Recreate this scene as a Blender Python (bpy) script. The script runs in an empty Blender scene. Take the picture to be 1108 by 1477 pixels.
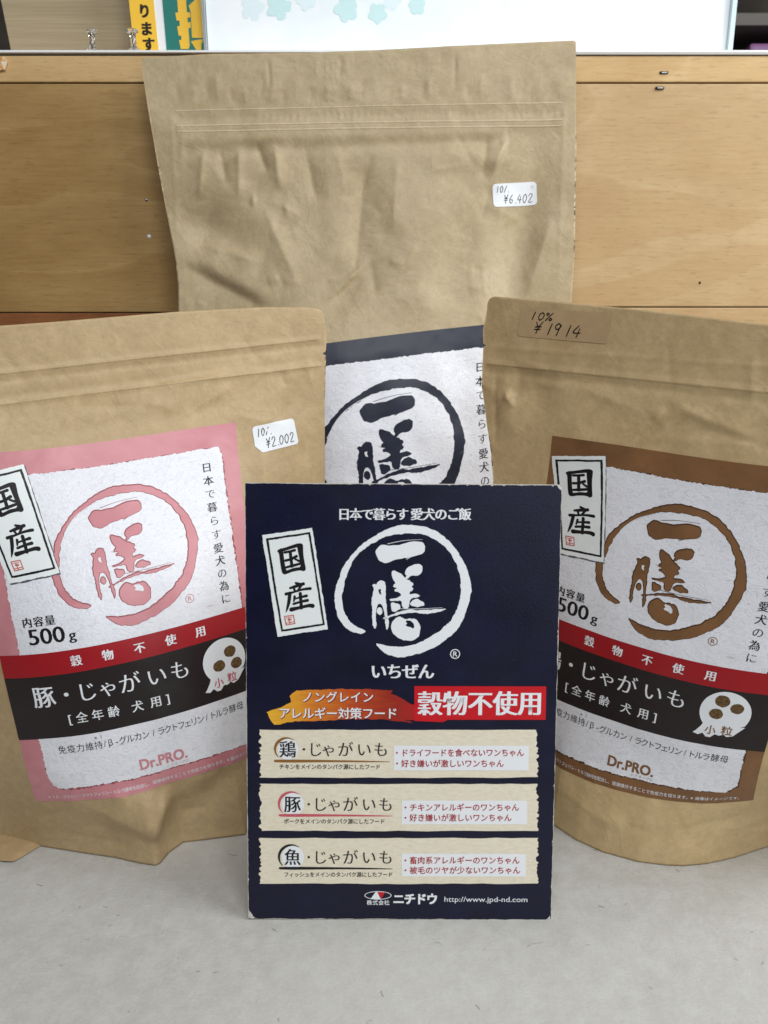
import bpy, bmesh, math, random
import numpy as np
from mathutils import Vector, Matrix
from mathutils.geometry import tessellate_polygon
SC = bpy.context.scene
COL = SC.collection
# ------------------------------------------------------------ camera
cam_d = bpy.data.cameras.new("camera"); cam = bpy.data.objects.new("camera", cam_d); COL.objects.link(cam)
cam_d.sensor_fit = 'VERTICAL'; cam_d.sensor_height = 24.0; cam_d.lens = 24.0*1110/1477
cam_d.clip_start = .01; cam_d.clip_end = 20
cam.location = (0, -.311, .289); cam.rotation_euler = (math.radians(75), 0, 0)
cam_d.dof.use_dof = True; cam_d.dof.focus_distance = .42; cam_d.dof.aperture_fstop = 9
SC.camera = cam
# ------------------------------------------------------------ light: a shop interior lit by a large window, front right
W = bpy.data.worlds.new("World"); SC.world = W; W.use_nodes = True
bg = W.node_tree.nodes["Background"]; bg.inputs[0].default_value = (.80, .88, 1.0, 1); bg.inputs[1].default_value = .055
def area(name, loc, target, sx, sy, power, col):
    d = bpy.data.lights.new(name, 'AREA'); d.shape = 'RECTANGLE'; d.size = sx; d.size_y = sy; d.energy = power; d.color = col
    o = bpy.data.objects.new(name, d); COL.objects.link(o); o.location = loc
    o.rotation_euler = (Vector(target)-Vector(loc)).to_track_quat('-Z', 'Y').to_euler(); return o
area("window_light", (.86, -.12, .84), (-.05, .16, .22), .7, .6, 11.5, (.94, .975, 1.0))
area("room_light", (.12, -.86, 1.28), (.04, .1, .2), 1.1, .7, 14.5, (.98, .985, 1.0))
area("card_sheen_light", (.80, -1.35, .50), (.05, 0, .18), .5, .7, 3.2, (.93, .97, 1.0))  # added area light, gives the card's upper right its sheen
SC.view_settings.view_transform = 'Standard'; SC.view_settings.look = 'None'; SC.view_settings.exposure = -0.10; SC.view_settings.gamma = 1
SC.cycles.max_bounces = 6
random.seed(3)
# ------------------------------------------------------------ pouch surface maths (millimetres, local frame)
def sstep(t):
    t = np.clip(t, 0, 1); return t*t*(3-2*t)
def rot3(yaw, lean, roll):
    yaw, lean, roll = [math.radians(a) for a in (yaw, lean, roll)]
    c, s = math.cos(yaw), math.sin(yaw); cl, sl = math.cos(lean), math.sin(lean); cr, sr = math.cos(roll), math.sin(roll)
    return np.array([[c,-s,0],[s,c,0],[0,0,1]]) @ np.array([[1,0,0],[0,cl,sl],[0,-sl,cl]]) @ np.array([[cr,0,sr],[0,1,0],[-sr,0,cr]])
def segdist(x, z, x0, z0, x1, z1):
    dx, dz = x1-x0, z1-z0; L = math.hypot(dx, dz)
    t = ((x-x0)*dx+(z-z0)*dz)/(L*L); d = ((x-x0)*dz-(z-z0)*dx)/L      # d>0: to the right of the direction
    return t, d, L
def wrinkle(x, z, W):
    """paper folds: ridges, soft dents, one-sided creases, in millimetres (positive = towards the viewer)"""
    o = np.zeros(np.broadcast(x, z).shape)
    for w in W:
        k = w[0]
        if k == 'r':          # ridge along a line, tapering to its ends
            t, d, L = segdist(x, z, *w[1:5]); e = sstep(t*3.2+.02)*sstep((1-t)*3.2+.02)
            o = o + w[6]*e*np.exp(-(np.sqrt(d*d+.2)-.447)/(w[5]*.75))
        elif k == 'g':        # soft rounded ridge
            t, d, L = segdist(x, z, *w[1:5]); e = sstep(t*3.2+.02)*sstep((1-t)*3.2+.02)
            o = o + w[6]*e*np.exp(-(d/w[5])**2)
        elif k == 'l':        # long even line (zip rail)
            t, d, L = segdist(x, z, *w[1:5]); e = sstep(t*L/4)*sstep((1-t)*L/4)
            o = o + w[6]*e*np.exp(-(d/w[5])**2)
        elif k == 'b':        # blob
            c, s = math.cos(math.radians(w[5])), math.sin(math.radians(w[5]))
            u = ((x-w[1])*c+(z-w[2])*s)/w[3]; v = (-(x-w[1])*s+(z-w[2])*c)/w[4]
            o = o + w[6]*np.exp(-(u*u+v*v))
        elif k == 's':        # crease: sharp on one side, fading slowly on the other
            t, d, L = segdist(x, z, *w[1:5]); e = sstep(t*2.5)*sstep((1-t)*2.5)
            a = w[5]; o = o + w[6]*e*np.where(d > 0, np.exp(-(d/a)), np.exp(-(d/(a*.22))**2))
    return o
_rs = np.random.RandomState(5); _G = _rs.rand(64, 64)
def vnoise(x, z, s, seed=0):
    x = np.asarray(x, float)/s+seed*7.31; z = np.asarray(z, float)/s+seed*3.77
    xi = np.floor(x).astype(int); zi = np.floor(z).astype(int); fx = sstep(x-xi); fz = sstep(z-zi)
    g = lambda a, b: _G[a % 64, b % 64]
    return ((g(xi,zi)*(1-fx)+g(xi+1,zi)*fx)*(1-fz)+(g(xi,zi+1)*(1-fx)+g(xi+1,zi+1)*fx)*fz)*2-1
class Pouch:
    """front sheet as a height field over a leaning, turned plane"""
    def __init__(s, P):
        s.P = P; s.R = rot3(*P['rot']); s.o = np.array([P['pos'][0], P['pos'][1], 0.])
        b = np.array(P['bottom'], float); b = b[np.argsort(b[:,0])]; s.bx, s.by = b[:,0], b[:,1]
    def Q(s, x):
        q, lim = s.P['q'], s.P['lim']
        ax = np.abs(x-s.P.get('xc', 0)); i = 1-(ax/q)**2; u = np.clip(ax-lim, 0, s.P['half']-lim)
        sl = -2*lim/q**2
        return np.where(ax <= lim, i, 1-(lim/q)**2+sl*u-sl*u*u/(2*(s.P['half']-lim)))
    def h(s, z):
        z0, z1 = s.P['hz']; return 1-(1-s.P.get('hmin', .05))*sstep((z-z0)/(z1-z0))
    def base(s, x, z): return -s.P['D']*s.h(z)*s.Q(x)
    def floorz(s, x, y): return (0.4-(s.R[2,0]*x+s.R[2,1]*y))/s.R[2,2]
    def yb(s, x): return np.interp(x, s.bx, s.by)
    def y(s, x, z, wr=True):
        y = s.base(x, z); yb = s.yb(x); zb = s.floorz(x, yb)
        y = y+(yb-s.base(x, zb))*sstep(1-(z-zb)/s.P['blend'])
        if wr:
            y = y-wrinkle(x, z, s.P['W'])-s.P.get('namp', .5)*(vnoise(x, z, 22, 1)+.5*vnoise(x, z, 11, 2)+.22*vnoise(x, z, 5.3, 3))*sstep((z-zb)/15)
        return y
    def world(s, x, z, off=0., wr=True):
        x = np.asarray(x, float); z = np.asarray(z, float); y = s.y(x, z, wr)
        if np.any(off):
            e = .6; nx = -(s.y(x+e, z, wr)-s.y(x-e, z, wr))/(2*e); nz = -(s.y(x, z+e, wr)-s.y(x, z-e, wr))/(2*e)
            n = np.sqrt(nx*nx+nz*nz+1); x = x-off*nx/n*1.; y = y-off/n; z = z-off*nz/n
        return (np.stack([x, y, z], -1) @ s.R.T+s.o)*.001
    def art(s, u, v):
        """label artwork (mm) -> sheet (mm)"""
        u = np.asarray(u, float); v = np.asarray(v, float); a, b = u/70., (v-125)/90.
        M = np.stack([a**i*b**j for i in range(4) for j in range(4-i)], -1) if len(s.P['wx']) == 10 else np.stack([a**i*b**j for i in range(3) for j in range(3-i)], -1)
        return M @ np.array(s.P['wx']), M @ np.array(s.P['wz'])
BAGS = {'L': {'pos': [-131.1, 88.23], 'rot': [18.98, 10.3, -5.38], 'D': 53.45, 'q': 95, 'lim': 70, 'half': 142, 'hz': [100, 250], 'blend': 55, 'namp': 0.35, 'W': [], 'wx': [-0.6033, -0.2883, 0.9354, 0.0787, 70.4188, 4.2498, 0.8948, 2.2068, 2.3705, -0.9856], 'wz': [125.062, 89.4838, 0.1768, 0.817, 0.6799, 0.336, -1.5793, -0.5239, 3.2926, -1.8488], 'bottom': [[-135, 20], [-89.2, 0.8], [-66.1, -15.5], [-41.7, -30.2], [-29.4, -37.3], [-17.3, -45.9], [-8.7, -51.0], [-6.1, -49.7], [-0.9, -42.5], [7.1, -36.9], [17.0, -38.5], [40.4, -41.6], [75, 15], [100, 25], [140, 35]], 'left': [[0, -128], [60, -124], [150, -128], [250, -134], [290, -137]], 'right': [[0, 118], [60, 120], [120, 124], [176.3, 128.2], [215.4, 133.8], [232.2, 136.4], [257.1, 140.8], [260.2, 141.31666666666666], [261.5, 138.93333333333334], [262.8, 141.75], [276.9, 144.1]], 'top': [[-135, 289], [-35.8, 287.4], [-8.0, 286.7], [55.2, 286.0], [107.7, 284.1], [133.0, 281.8], [140.6, 280.2]]}, 'R': {'pos': [136.96, 71.44], 'rot': [-36.23, 4.04, 2.16], 'D': 20.77, 'q': 95, 'lim': 70, 'half': 142, 'hz': [100, 250], 'blend': 70, 'namp': 0.35, 'W': [], 'wx': [0.6557, 0.7954, -0.3246, -1.4395, 70.6106, 2.5983, -1.4197, -2.4262, 0.8849, -0.6564], 'wz': [124.6763, 88.5698, -0.75, 0.7034, -0.9148, -3.501, 3.7892, 1.8385, -0.6134, 1.688], 'bottom': [[-125, 40], [-85, 25], [-31.6, -24.1], [-15.8, -28.8], [0.5, -29.5], [18.3, -25.8], [31.1, -19.7], [38.7, -14.8], [48.7, -5.5], [59.5, 8.4], [72.2, 28.6], [128, 30]], 'left': [[0, -112], [60, -108], [120, -106], [184.9, -104.9], [205.9, -109.9], [217.9, -113.7], [237.9, -118.8], [261.5, -121.07469879518072], [262.8, -121.2], [262.8, -118.60000000000001], [264.1, -121.35225225225226], [273.9, -122.5], [285.8, -121.1]], 'right': [[0, 105], [60, 112], [150, 120], [250, 128], [290, 130]], 'top': [[-113.0, 290.7], [-83.4, 289.4], [-39.8, 287.3], [-4.3, 285.0], [30.3, 282.5], [130, 289]]}, 'B': {'pos': [-18.0, 232.0], 'rot': [0, 4.5, -1.0], 'D': 38, 'q': 140, 'lim': 105, 'half': 150, 'hz': [180, 380], 'blend': 60, 'hmin': 0.04, 'namp': 0.5, 'W': [], 'wx': [21.3105, -10.5357, 8.4951, 101.9617, -2.8736, -6.8456], 'wz': [143.1204, 132.2356, -11.6766, 8.5869, 1.9992, -1.872], 'bottom': [[-130, 5], [-90, -25], [0, -38], [90, -25], [130, 5]], 'left': [[0, -112], [120, -112], [200, -116], [289.4, -122.2], [310.7, -121.5], [324.8, -122.0], [359.2, -127.2], [390.0, -130.8], [425.8, -134.7], [450.8, -137.0]], 'right': [[0, 125], [150, 125], [290.3, 155.4], [321.4, 157.0], [348.3, 157.0], [387.7, 156.9], [456.8, 154.6]], 'top': [[-135.6, 453.8], [-92.1, 455.0], [-27.0, 454.5], [24.1, 455.3], [75.1, 457.1], [121.6, 458.6], [154.5, 459.4]]}}
# ------------------------------------------------------------ materials
def lin(r, g, b):
    f = lambda c: ((c/255+.055)/1.055)**2.4 if c > 10 else c/255/12.92
    return (f(r), f(g), f(b), 1)
def mat(name, base, rough=.6, spec=.5, metal=0, coat=0, trans=0, ior=1.45):
    m = bpy.data.materials.new(name); m.use_nodes = True; p = m.node_tree.nodes["Principled BSDF"]
    p.inputs['Base Color'].default_value = base; p.inputs['Roughness'].default_value = rough
    p.inputs['Specular IOR Level'].default_value = spec; p.inputs['Metallic'].default_value = metal
    p.inputs['Coat Weight'].default_value = coat; p.inputs['Transmission Weight'].default_value = trans; p.inputs['IOR'].default_value = ior
    return m
class NT:
    def __init__(s, m): s.t = m.node_tree; s.p = s.t.nodes["Principled BSDF"]
    def n(s, typ, **k):
        x = s.t.nodes.new(typ)
        for a, b in k.items():
            if a.startswith('i_'): x.inputs[int(a[2:])].default_value = b
            else: setattr(x, a, b)
        return x
    def l(s, a, b): s.t.links.new(a, b)
    def coord(s, scale=(1,1,1), kind='Object', rot=(0,0,0)):
        tc = s.n('ShaderNodeTexCoord'); mp = s.n('ShaderNodeMapping'); mp.inputs['Scale'].default_value = scale; mp.inputs['Rotation'].default_value = rot
        s.l(tc.outputs[kind], mp.inputs[0]); return mp.outputs[0]
    def noise(s, co, scale, detail=4, rough=.55, dist=0):
        x = s.n('ShaderNodeTexNoise'); x.inputs['Scale'].default_value = scale; x.inputs['Detail'].default_value = detail
        x.inputs['Roughness'].default_value = rough; x.inputs['Distortion'].default_value = dist; s.l(co, x.inputs['Vector']); return x.outputs['Fac']
    def ramp(s, fac, stops, interp='LINEAR'):
        x = s.n('ShaderNodeValToRGB'); e = x.color_ramp.elements; x.color_ramp.interpolation = interp
        while len(e) < len(stops): e.new(.5)
        for q, (p, c) in zip(e, stops): q.position = p; q.color = c if len(c) == 4 else (*c, 1)
        s.l(fac, x.inputs[0]); return x.outputs[0]
    def mix(s, fac, a, b, mode='MIX'):
        x = s.n('ShaderNodeMix', data_type='RGBA', blend_type=mode)
        for i, v in ((0, fac), (6, a), (7, b)):
            if hasattr(v, 'is_linked'): s.l(v, x.inputs[i])
            else: x.inputs[i].default_value = v
        return x.outputs[2]
    def math(s, op, a, b=0.0):
        x = s.n('ShaderNodeMath', operation=op)
        for i, v in ((0, a), (1, b)):
            if hasattr(v, 'is_linked'): s.l(v, x.inputs[i])
            else: x.inputs[i].default_value = v
        return x.outputs[0]
    def bump(s, h, strength, dist=.001, prev=None):
        x = s.n('ShaderNodeBump'); x.inputs['Strength'].default_value = strength; x.inputs['Distance'].default_value = dist
        s.l(h, x.inputs['Height'])
        if prev is not None: s.l(prev, x.inputs['Normal'])
        return x.outputs[0]
    def base(s, c): s.l(c, s.p.inputs['Base Color'])
    def normal(s, c): s.l(c, s.p.inputs['Normal'])
def g(v): return (v, v, v, 1)
def kraft(name, c0, c1, seed):
    m = mat(name, c0, .52, .42); t = NT(m); co = t.coord((1,1,1)); 
    big = t.noise(co, 14+seed, 4, .6, .4); fine = t.noise(co, 420, 5, .75)
    col = t.mix(t.ramp(big, [(.3, g(0)), (.72, g(1))]), c0, c1)
    col = t.mix(t.math('MULTIPLY', t.ramp(fine, [(.42, g(0)), (.6, g(1))]), .26), col, tuple(x*.76 for x in c0[:3])+(1,))
    mid = t.noise(co, 130, 4, .7); col = t.mix(t.math('MULTIPLY', t.ramp(mid, [(.45, g(0)), (.68, g(1))]), .35), col, tuple(min(1, x*1.2) for x in c1[:3])+(1,))
    fib = t.noise(t.coord((1, 1, 4.5), rot=(0, .5, 0)), 300, 3, .6)
    col = t.mix(t.math('MULTIPLY', t.ramp(fib, [(.66, g(0)), (.73, g(1))]), .55), col, tuple(x*.5 for x in c0[:3])+(1,)); t.base(col)
    cr = t.math('ABSOLUTE', t.math('SUBTRACT', t.noise(co, 17+seed*.4, 3, .5, 1.6), .5)); cr2 = t.math('ABSOLUTE', t.math('SUBTRACT', t.noise(co, 46, 3, .55, 2.2), .5))
    nb = t.bump(t.ramp(cr, [(0, g(1)), (.035, g(.25)), (.12, g(0))]), .13, .0006, t.bump(t.ramp(cr2, [(0, g(1)), (.03, g(.2)), (.08, g(0))]), .07, .0004, t.bump(t.noise(co, 30, 4, .6, .8), .5, .0016)))
    t.normal(t.bump(t.noise(co, 220, 5, .7), .16, .0006, nb))
    t.l(t.ramp(mid, [(.3, g(.40)), (.7, g(.54))]), t.p.inputs['Roughness'])
    return m
def washi(name, a, b, dark, s=1.0):
    """printed coloured mottled label paper"""
    m = mat(name, a, .42, .5); t = NT(m); co = t.coord((1,1,1), 'UV'); n1 = t.noise(co, 3.2, 5, .6, .5); n2 = t.noise(co, 12, 4, .6, 1.5)
    c = t.mix(t.ramp(n1, [(.35, g(0)), (.68, g(1))]), a, b); c = t.mix(t.math('MULTIPLY', t.ramp(n2, [(.62, g(0)), (.72, g(1))]), .5*s), c, dark); t.base(c)
    t.normal(t.bump(t.noise(t.coord(), 260, 4, .7), .12, .0005)); return m
def ink(name, c, rough=.42):
    m = mat(name, c, rough, .45); t = NT(m); t.normal(t.bump(t.noise(t.coord(), 300, 4, .7), .1, .0005)); return m
M = {}
M['kraft_a'] = kraft('kraft paper pale', lin(170,151,116), lin(184,166,131), 0)
M['kraft_b'] = kraft('kraft paper warm', lin(174,149,110), lin(188,164,125), 5)
M['kraft_c'] = kraft('kraft paper golden', lin(187,161,117), lin(203,178,135), 9)
M['highlit'] = kraft('worn kraft crease', lin(186,167,133), lin(200,182,150), 3)  # paler kraft paints the highlight along the rear pouch's zip ridges
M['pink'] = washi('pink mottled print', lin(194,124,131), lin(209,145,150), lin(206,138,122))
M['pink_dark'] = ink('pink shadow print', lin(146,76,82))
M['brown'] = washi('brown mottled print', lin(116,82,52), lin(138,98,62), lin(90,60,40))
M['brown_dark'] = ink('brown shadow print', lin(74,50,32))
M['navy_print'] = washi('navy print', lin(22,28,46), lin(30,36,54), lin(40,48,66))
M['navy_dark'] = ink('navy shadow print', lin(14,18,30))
def white_paper():
    m = mat('white fibre paper print', lin(226,226,232), .4, .5); t = NT(m); co = t.coord((1,1,1), 'UV')
    n = t.noise(t.coord((1, 1.25, 1), 'UV', (0, 0, -.25)), 24, 4, .6, 2.2); f = t.noise(t.coord((1, 3.4, 1), 'UV', (0, 0, .5)), 11, 2, .5, .3)
    c = t.mix(t.ramp(n, [(.30, g(0)), (.52, g(1))]), lin(214,215,222), lin(230,231,236))
    c = t.mix(t.math('MULTIPLY', t.ramp(f, [(.70, g(0)), (.74, g(1))]), .55), c, lin(186,180,170))
    r = t.math('ABSOLUTE', t.math('SUBTRACT', t.noise(co, 6.5, 3, .5, 1.4), .5)); c = t.mix(t.ramp(r, [(0, g(.10)), (.006, g(0))]), c, lin(176,178,188)); t.base(c)
    t.normal(t.bump(n, .3, .0012, t.bump(t.noise(t.coord(), 260, 4, .7), .1, .0005))); return m
M['paper'] = white_paper()
M['red'] = ink('red band print', lin(158,26,34)); M['black'] = ink('black band print', lin(38,31,31))
M['white'] = ink('white print', lin(232,235,238), .4); M['text'] = ink('black lettering', lin(24,22,24))
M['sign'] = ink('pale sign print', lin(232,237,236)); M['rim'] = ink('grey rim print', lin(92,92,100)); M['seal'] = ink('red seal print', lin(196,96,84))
def kib():
    m = mat('kibble photo print', lin(90,66,36), .45); t = NT(m); n = t.noise(t.coord((1,1,1), 'UV'), 70, 4, .7)
    t.base(t.ramp(n, [(.3, lin(52,36,20)), (.5, lin(96,72,40)), (.7, lin(140,112,70))])); return m
M['kibble'] = kib()
def card_navy():
    m = mat('navy coated card', lin(6,9,40), .42, .5, coat=.0); t = NT(m); co = t.coord()
    n = t.noise(co, 60, 5, .6); t.base(t.mix(t.ramp(n, [(.35, g(0)), (.7, g(1))]), lin(5,7,34), lin(9,12,46)))
    w = t.noise(t.coord((60, 1, 900), rot=(0, .15, 0)), 1, 4, .6); t.normal(t.bump(t.noise(co, 700, 3, .7), .16, .0004, t.bump(w, .05, .0004)))
    t.l(t.ramp(t.noise(co, 25, 4, .6), [(.3, g(.36)), (.7, g(.48))]), t.p.inputs['Roughness']); t.p.inputs['Coat Roughness'].default_value = .3
    return m
M['card'] = card_navy()
M['core'] = ink('grey board core', lin(198,194,186), .8)
def cream():
    m = mat('cream handmade paper print', lin(226,218,196), .45); t = NT(m); n = t.noise(t.coord((1, 3, 1), 'UV', (0, 0, .1)), 26, 4, .65); f = t.noise(t.coord((1, 3.5, 1), 'UV'), 16, 2, .5, .3)
    c = t.mix(t.ramp(n, [(.3, g(0)), (.7, g(1))]), lin(218,208,184), lin(233,226,206)); c = t.mix(t.math('MULTIPLY', t.ramp(f, [(.72, g(0)), (.75, g(1))]), .4), c, lin(190,174,146)); t.base(c); return m
M['cream'] = cream()
def sunset():
    m = mat('yellow to red brush print', lin(230,120,40), .42); t = NT(m); tc = t.n('ShaderNodeTexCoord'); sp = t.n('ShaderNodeSeparateXYZ'); t.l(tc.outputs['UV'], sp.inputs[0])
    f = t.math('ADD', t.math('MULTIPLY', sp.outputs[0], 1/.78), 0.62/.78); f = t.math('ADD', f, t.math('MULTIPLY', t.math('SUBTRACT', t.noise(t.coord((1, 7, 1), 'UV'), 9, 3, .5), .5), .25))
    t.base(t.ramp(f, [(.0, lin(232,178,50)), (.25, lin(212,126,40)), (.5, lin(184,74,30)), (.75, lin(150,40,26)), (1, lin(186,22,28))])); return m
M['sunset'] = sunset()
M['dred'] = ink('dark red lettering', lin(168,28,36)); M['cardred'] = ink('card red print', lin(196,22,32)); M['outline'] = ink('maroon outline print', lin(130,24,20))
M['orange_brown'] = ink('ochre brush print', lin(140,98,48)); M['rose'] = ink('rose brush print', lin(196,88,100))
# ------------------------------------------------------------ object helpers
def new_obj(name, V, F, m=None, parent=None, smooth=True, uv=None, mats=None, fm=None):
    me = bpy.data.meshes.new(name); V = np.asarray(V, float)
    if parent is not None: V = V-np.array(parent['_w'])
    me.from_pydata(V.tolist(), [], [tuple(map(int, f)) for f in F]); me.update()
    if smooth: me.polygons.foreach_set('use_smooth', [True]*len(me.polygons))
    if uv is not None:
        l = me.uv_layers.new(name='UVMap'); idx = np.zeros(len(me.loops), int); me.loops.foreach_get('vertex_index', idx); l.data.foreach_set('uv', np.asarray(uv, float)[idx].ravel())
    for q in (mats or [m]): me.materials.append(q)
    if fm is not None: me.polygons.foreach_set('material_index', fm)
    o = bpy.data.objects.new(name, me); COL.objects.link(o)
    o['_w'] = list(parent['_w']) if parent is not None else [0., 0., 0.]
    if parent is not None: o.parent = parent
    return o
def thing(name, label, cat, loc=(0,0,0), group=None):
    o = bpy.data.objects.new(name, None); COL.objects.link(o); o.location = loc; o['_w'] = list(loc); o.empty_display_size = .02
    o['label'] = label; o['category'] = cat
    if group: o['group'] = group
    return o
def tag(o, label, cat, group=None):
    o['label'] = label; o['category'] = cat
    if group: o['group'] = group
    return o
def box(name, x0, x1, y0, y1, z0, z1, m, parent=None, bev=.0, smooth=False):
    bm = bmesh.new(); bmesh.ops.create_cube(bm, size=1)
    for v in bm.verts: v.co = Vector((x0+(v.co.x+.5)*(x1-x0), y0+(v.co.y+.5)*(y1-y0), z0+(v.co.z+.5)*(z1-z0)))
    if bev: bmesh.ops.bevel(bm, geom=bm.edges[:], offset=bev, segments=2, affect='EDGES', profile=.6)
    V = [v.co[:] for v in bm.verts]; bm.verts.index_update(); F = [[v.index for v in f.verts] for f in bm.faces]; bm.free()
    return new_obj(name, V, F, m, parent, smooth)
# ------------------------------------------------------------ flat artwork geometry (2-D, millimetres)
def cut(V, F, step):
    bm = bmesh.new(); vs = [bm.verts.new((v[0], v[1], v[2] if len(v) > 2 else 0)) for v in V]
    for f in F:
        try: bm.faces.new([vs[i] for i in f])
        except ValueError: pass
    for ax in (0, 1):
        lo = min(v[ax] for v in V); hi = max(v[ax] for v in V); k = math.floor(lo/step)+1
        while k*step < hi:
            c = [0, 0, 0]; c[ax] = k*step+.013; n = [0, 0, 0]; n[ax] = 1
            bmesh.ops.bisect_plane(bm, geom=bm.verts[:]+bm.edges[:]+bm.faces[:], plane_co=c, plane_no=n, dist=1e-5); k += 1
    bmesh.ops.triangulate(bm, faces=[f for f in bm.faces if len(f.verts) > 4])
    bm.verts.index_update(); V = np.array([v.co[:] for v in bm.verts]); F = [[v.index for v in f.verts] for f in bm.faces]; bm.free()
    return V, F
def poly(outer, holes=(), step=2.5):
    P = [[Vector((x, y, 0)) for x, y in outer]]+[[Vector((x, y, 0)) for x, y in h] for h in holes]
    T = tessellate_polygon(P); V = [(v.x, v.y) for c in P for v in c]
    T = [t if (V[t[1]][0]-V[t[0]][0])*(V[t[2]][1]-V[t[0]][1])-(V[t[1]][1]-V[t[0]][1])*(V[t[2]][0]-V[t[0]][0]) > 0 else (t[0], t[2], t[1]) for t in T]
    return cut(V, T, step) if step else (np.array(V), T)
def merge(parts):
    V = []; F = []; n = 0
    for v, f in parts:
        v = np.asarray(v, float); v = v if v.shape[1] > 2 else np.concatenate([v, np.full((len(v), 1), (len(V) % 3)*.006)], 1); V.append(v); F += [[i+n for i in q] for q in f]; n += len(v)
    return np.concatenate(V), F
def chaikin(p, n=1):
    for _ in range(n):
        q = []
        for a, b in zip(p, p[1:]+p[:1]): q += [(a[0]*.75+b[0]*.25, a[1]*.75+b[1]*.25), (a[0]*.25+b[0]*.75, a[1]*.25+b[1]*.75)]
        p = q
    return p
def rough(pts, step, amp, seed=0, closed=True):
    """resample an outline and tear it a little"""
    r = random.Random(seed); out = []; pts = list(pts)
    for a, b in zip(pts, pts[1:]+pts[:1]):
        L = math.hypot(b[0]-a[0], b[1]-a[1]); n = max(1, int(L/step)); nx, ny = (b[1]-a[1])/(L+1e-9), -(b[0]-a[0])/(L+1e-9)
        for i in range(n):
            t = i/n; x = a[0]+(b[0]-a[0])*t; y = a[1]+(b[1]-a[1])*t
            d = amp*(r.uniform(-1, 1)*.55+1.0*float(vnoise(x*1.0+seed, y, step*3.2, seed)))
            out.append((x+nx*d, y+ny*d))
    return out
def stroke(P, n=7, cap=True):
    """brush stroke through (x, y, width) points as a smooth ribbon with rounded ends"""
    P = [tuple(map(float, p)) for p in P]
    Q = [P[0]]+P+[P[-1]]; C = []
    for i in range(1, len(Q)-2):
        a, b, c, d = [np.array(q) for q in Q[i-1:i+3]]
        for k in range(n):
            t = k/n; C.append(.5*((2*b)+(-a+c)*t+(2*a-5*b+4*c-d)*t*t+(-a+3*b-3*c+d)*t**3))
    C.append(np.array(P[-1])); C = np.array(C)
    T = np.gradient(C[:, :2], axis=0); T /= np.linalg.norm(T, axis=1)[:, None]+1e-9
    if cap:
        r0, r1 = C[0, 2]/2, C[-1, 2]/2; s = [(-.95, .3), (-.7, .7), (-.35, .93)]
        A = [np.array([*(C[0, :2]+T[0]*k*r0), 2*r0*w]) for k, w in s]; B = [np.array([*(C[-1, :2]-T[-1]*k*r1), 2*r1*w]) for k, w in s[::-1]]
        C = np.array(A+list(C)+B); T = np.array([T[0]]*3+list(T)+[T[-1]]*3)
    N = np.stack([-T[:, 1], T[:, 0]], 1); L = C[:, :2]+N*C[:, 2:]/2; R = C[:, :2]-N*C[:, 2:]/2
    V = np.concatenate([L, R]); k = len(C); return V, [(i+k, i+1+k, i+1, i) for i in range(k-1)]
_gl = {}
def glyph(ch, off):
    key = (ch, off)
    if key not in _gl:
        cu = bpy.data.curves.new('glyph', 'FONT'); cu.body = ch; cu.resolution_u = 3; cu.offset = off
        o = bpy.data.objects.new('glyph', cu); COL.objects.link(o); bpy.context.view_layer.update()
        dg = bpy.context.evaluated_depsgraph_get(); me = bpy.data.meshes.new_from_object(o.evaluated_get(dg))
        V = np.array([v.co[:2] for v in me.vertices]) if len(me.vertices) else np.zeros((0, 2)); F = [tuple(p.vertices) for p in me.polygons]
        bpy.data.meshes.remove(me); bpy.data.objects.remove(o); bpy.data.curves.remove(cu); _gl[key] = (V, F)
    return _gl[key]
# style: (outline offset, horizontal thickening copies) - 'min' imitates the thin-bar / thick-stem cut of mincho type
ST = dict(goth=(.0, ((0,0),)), bold=(.0, ((-.018,0),(.018,0),(0,.013),(0,-.013))), black=(.0, ((-.045,.03),(.045,.03),(-.045,-.03),(.045,-.03),(0,0))), min=(-.012, ((-.018,0),(.018,0))), minb=(0, ((-.034,0),(0,0),(.034,0))))
def chars(seq, style='goth', slant=0.0):
    """seq of (char, centre x, centre y, em width, em height[, rot deg]) -> geometry"""
    off, dups = ST[style]; out = []
    for q in seq:
        ch, cx, cy, ew, eh = q[:5]; V, F = glyph(ch, off if 0x3040 <= ord(ch) < 0x3100 else 0)
        if not len(V): continue
        full = ord(ch) > 0x2E80 or ch in '※・'
        c0 = .5 if full else (V[:, 0].min()+V[:, 0].max())/2; c1 = .33 if not full else .37
        for kd, d in enumerate(dups):
            v = (V-(c0, c1))+d; v = np.stack([v[:, 0]*ew+v[:, 1]*slant*eh, v[:, 1]*eh], 1)
            if len(q) > 5: a = math.radians(q[5]); v = v @ np.array([[math.cos(a), math.sin(a)], [-math.sin(a), math.cos(a)]])
            out.append((np.concatenate([v+(cx, cy), np.full((len(v), 1), kd*.012)], 1), F))
    return merge(out)
def row(s, x0, x1, y, ew, eh=None, style='goth'):
    n = len(s); return chars([(c, x0+(x1-x0)*i/max(1, n-1), y, ew, eh or ew) for i, c in enumerate(s) if c not in ' 　'], style)
def latin(s, x0, x1, ybase, cap, style='goth', sc=None):
    """proportional latin string fitted between x0 and x1, cap height in mm"""
    off, dups = ST[style]; V, F = glyph(s, off); k = cap/.72; w = V[:, 0].max()-V[:, 0].min(); sx = (x1-x0)/w
    out = []
    for kd, d in enumerate(dups): out.append((np.stack([x0+(V[:, 0]-V[:, 0].min())*sx+d[0]*k*.7, ybase+V[:, 1]*k+d[1]*k*.7, np.full(len(V), kd*.012)], 1), F))
    return merge(out)
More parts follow.
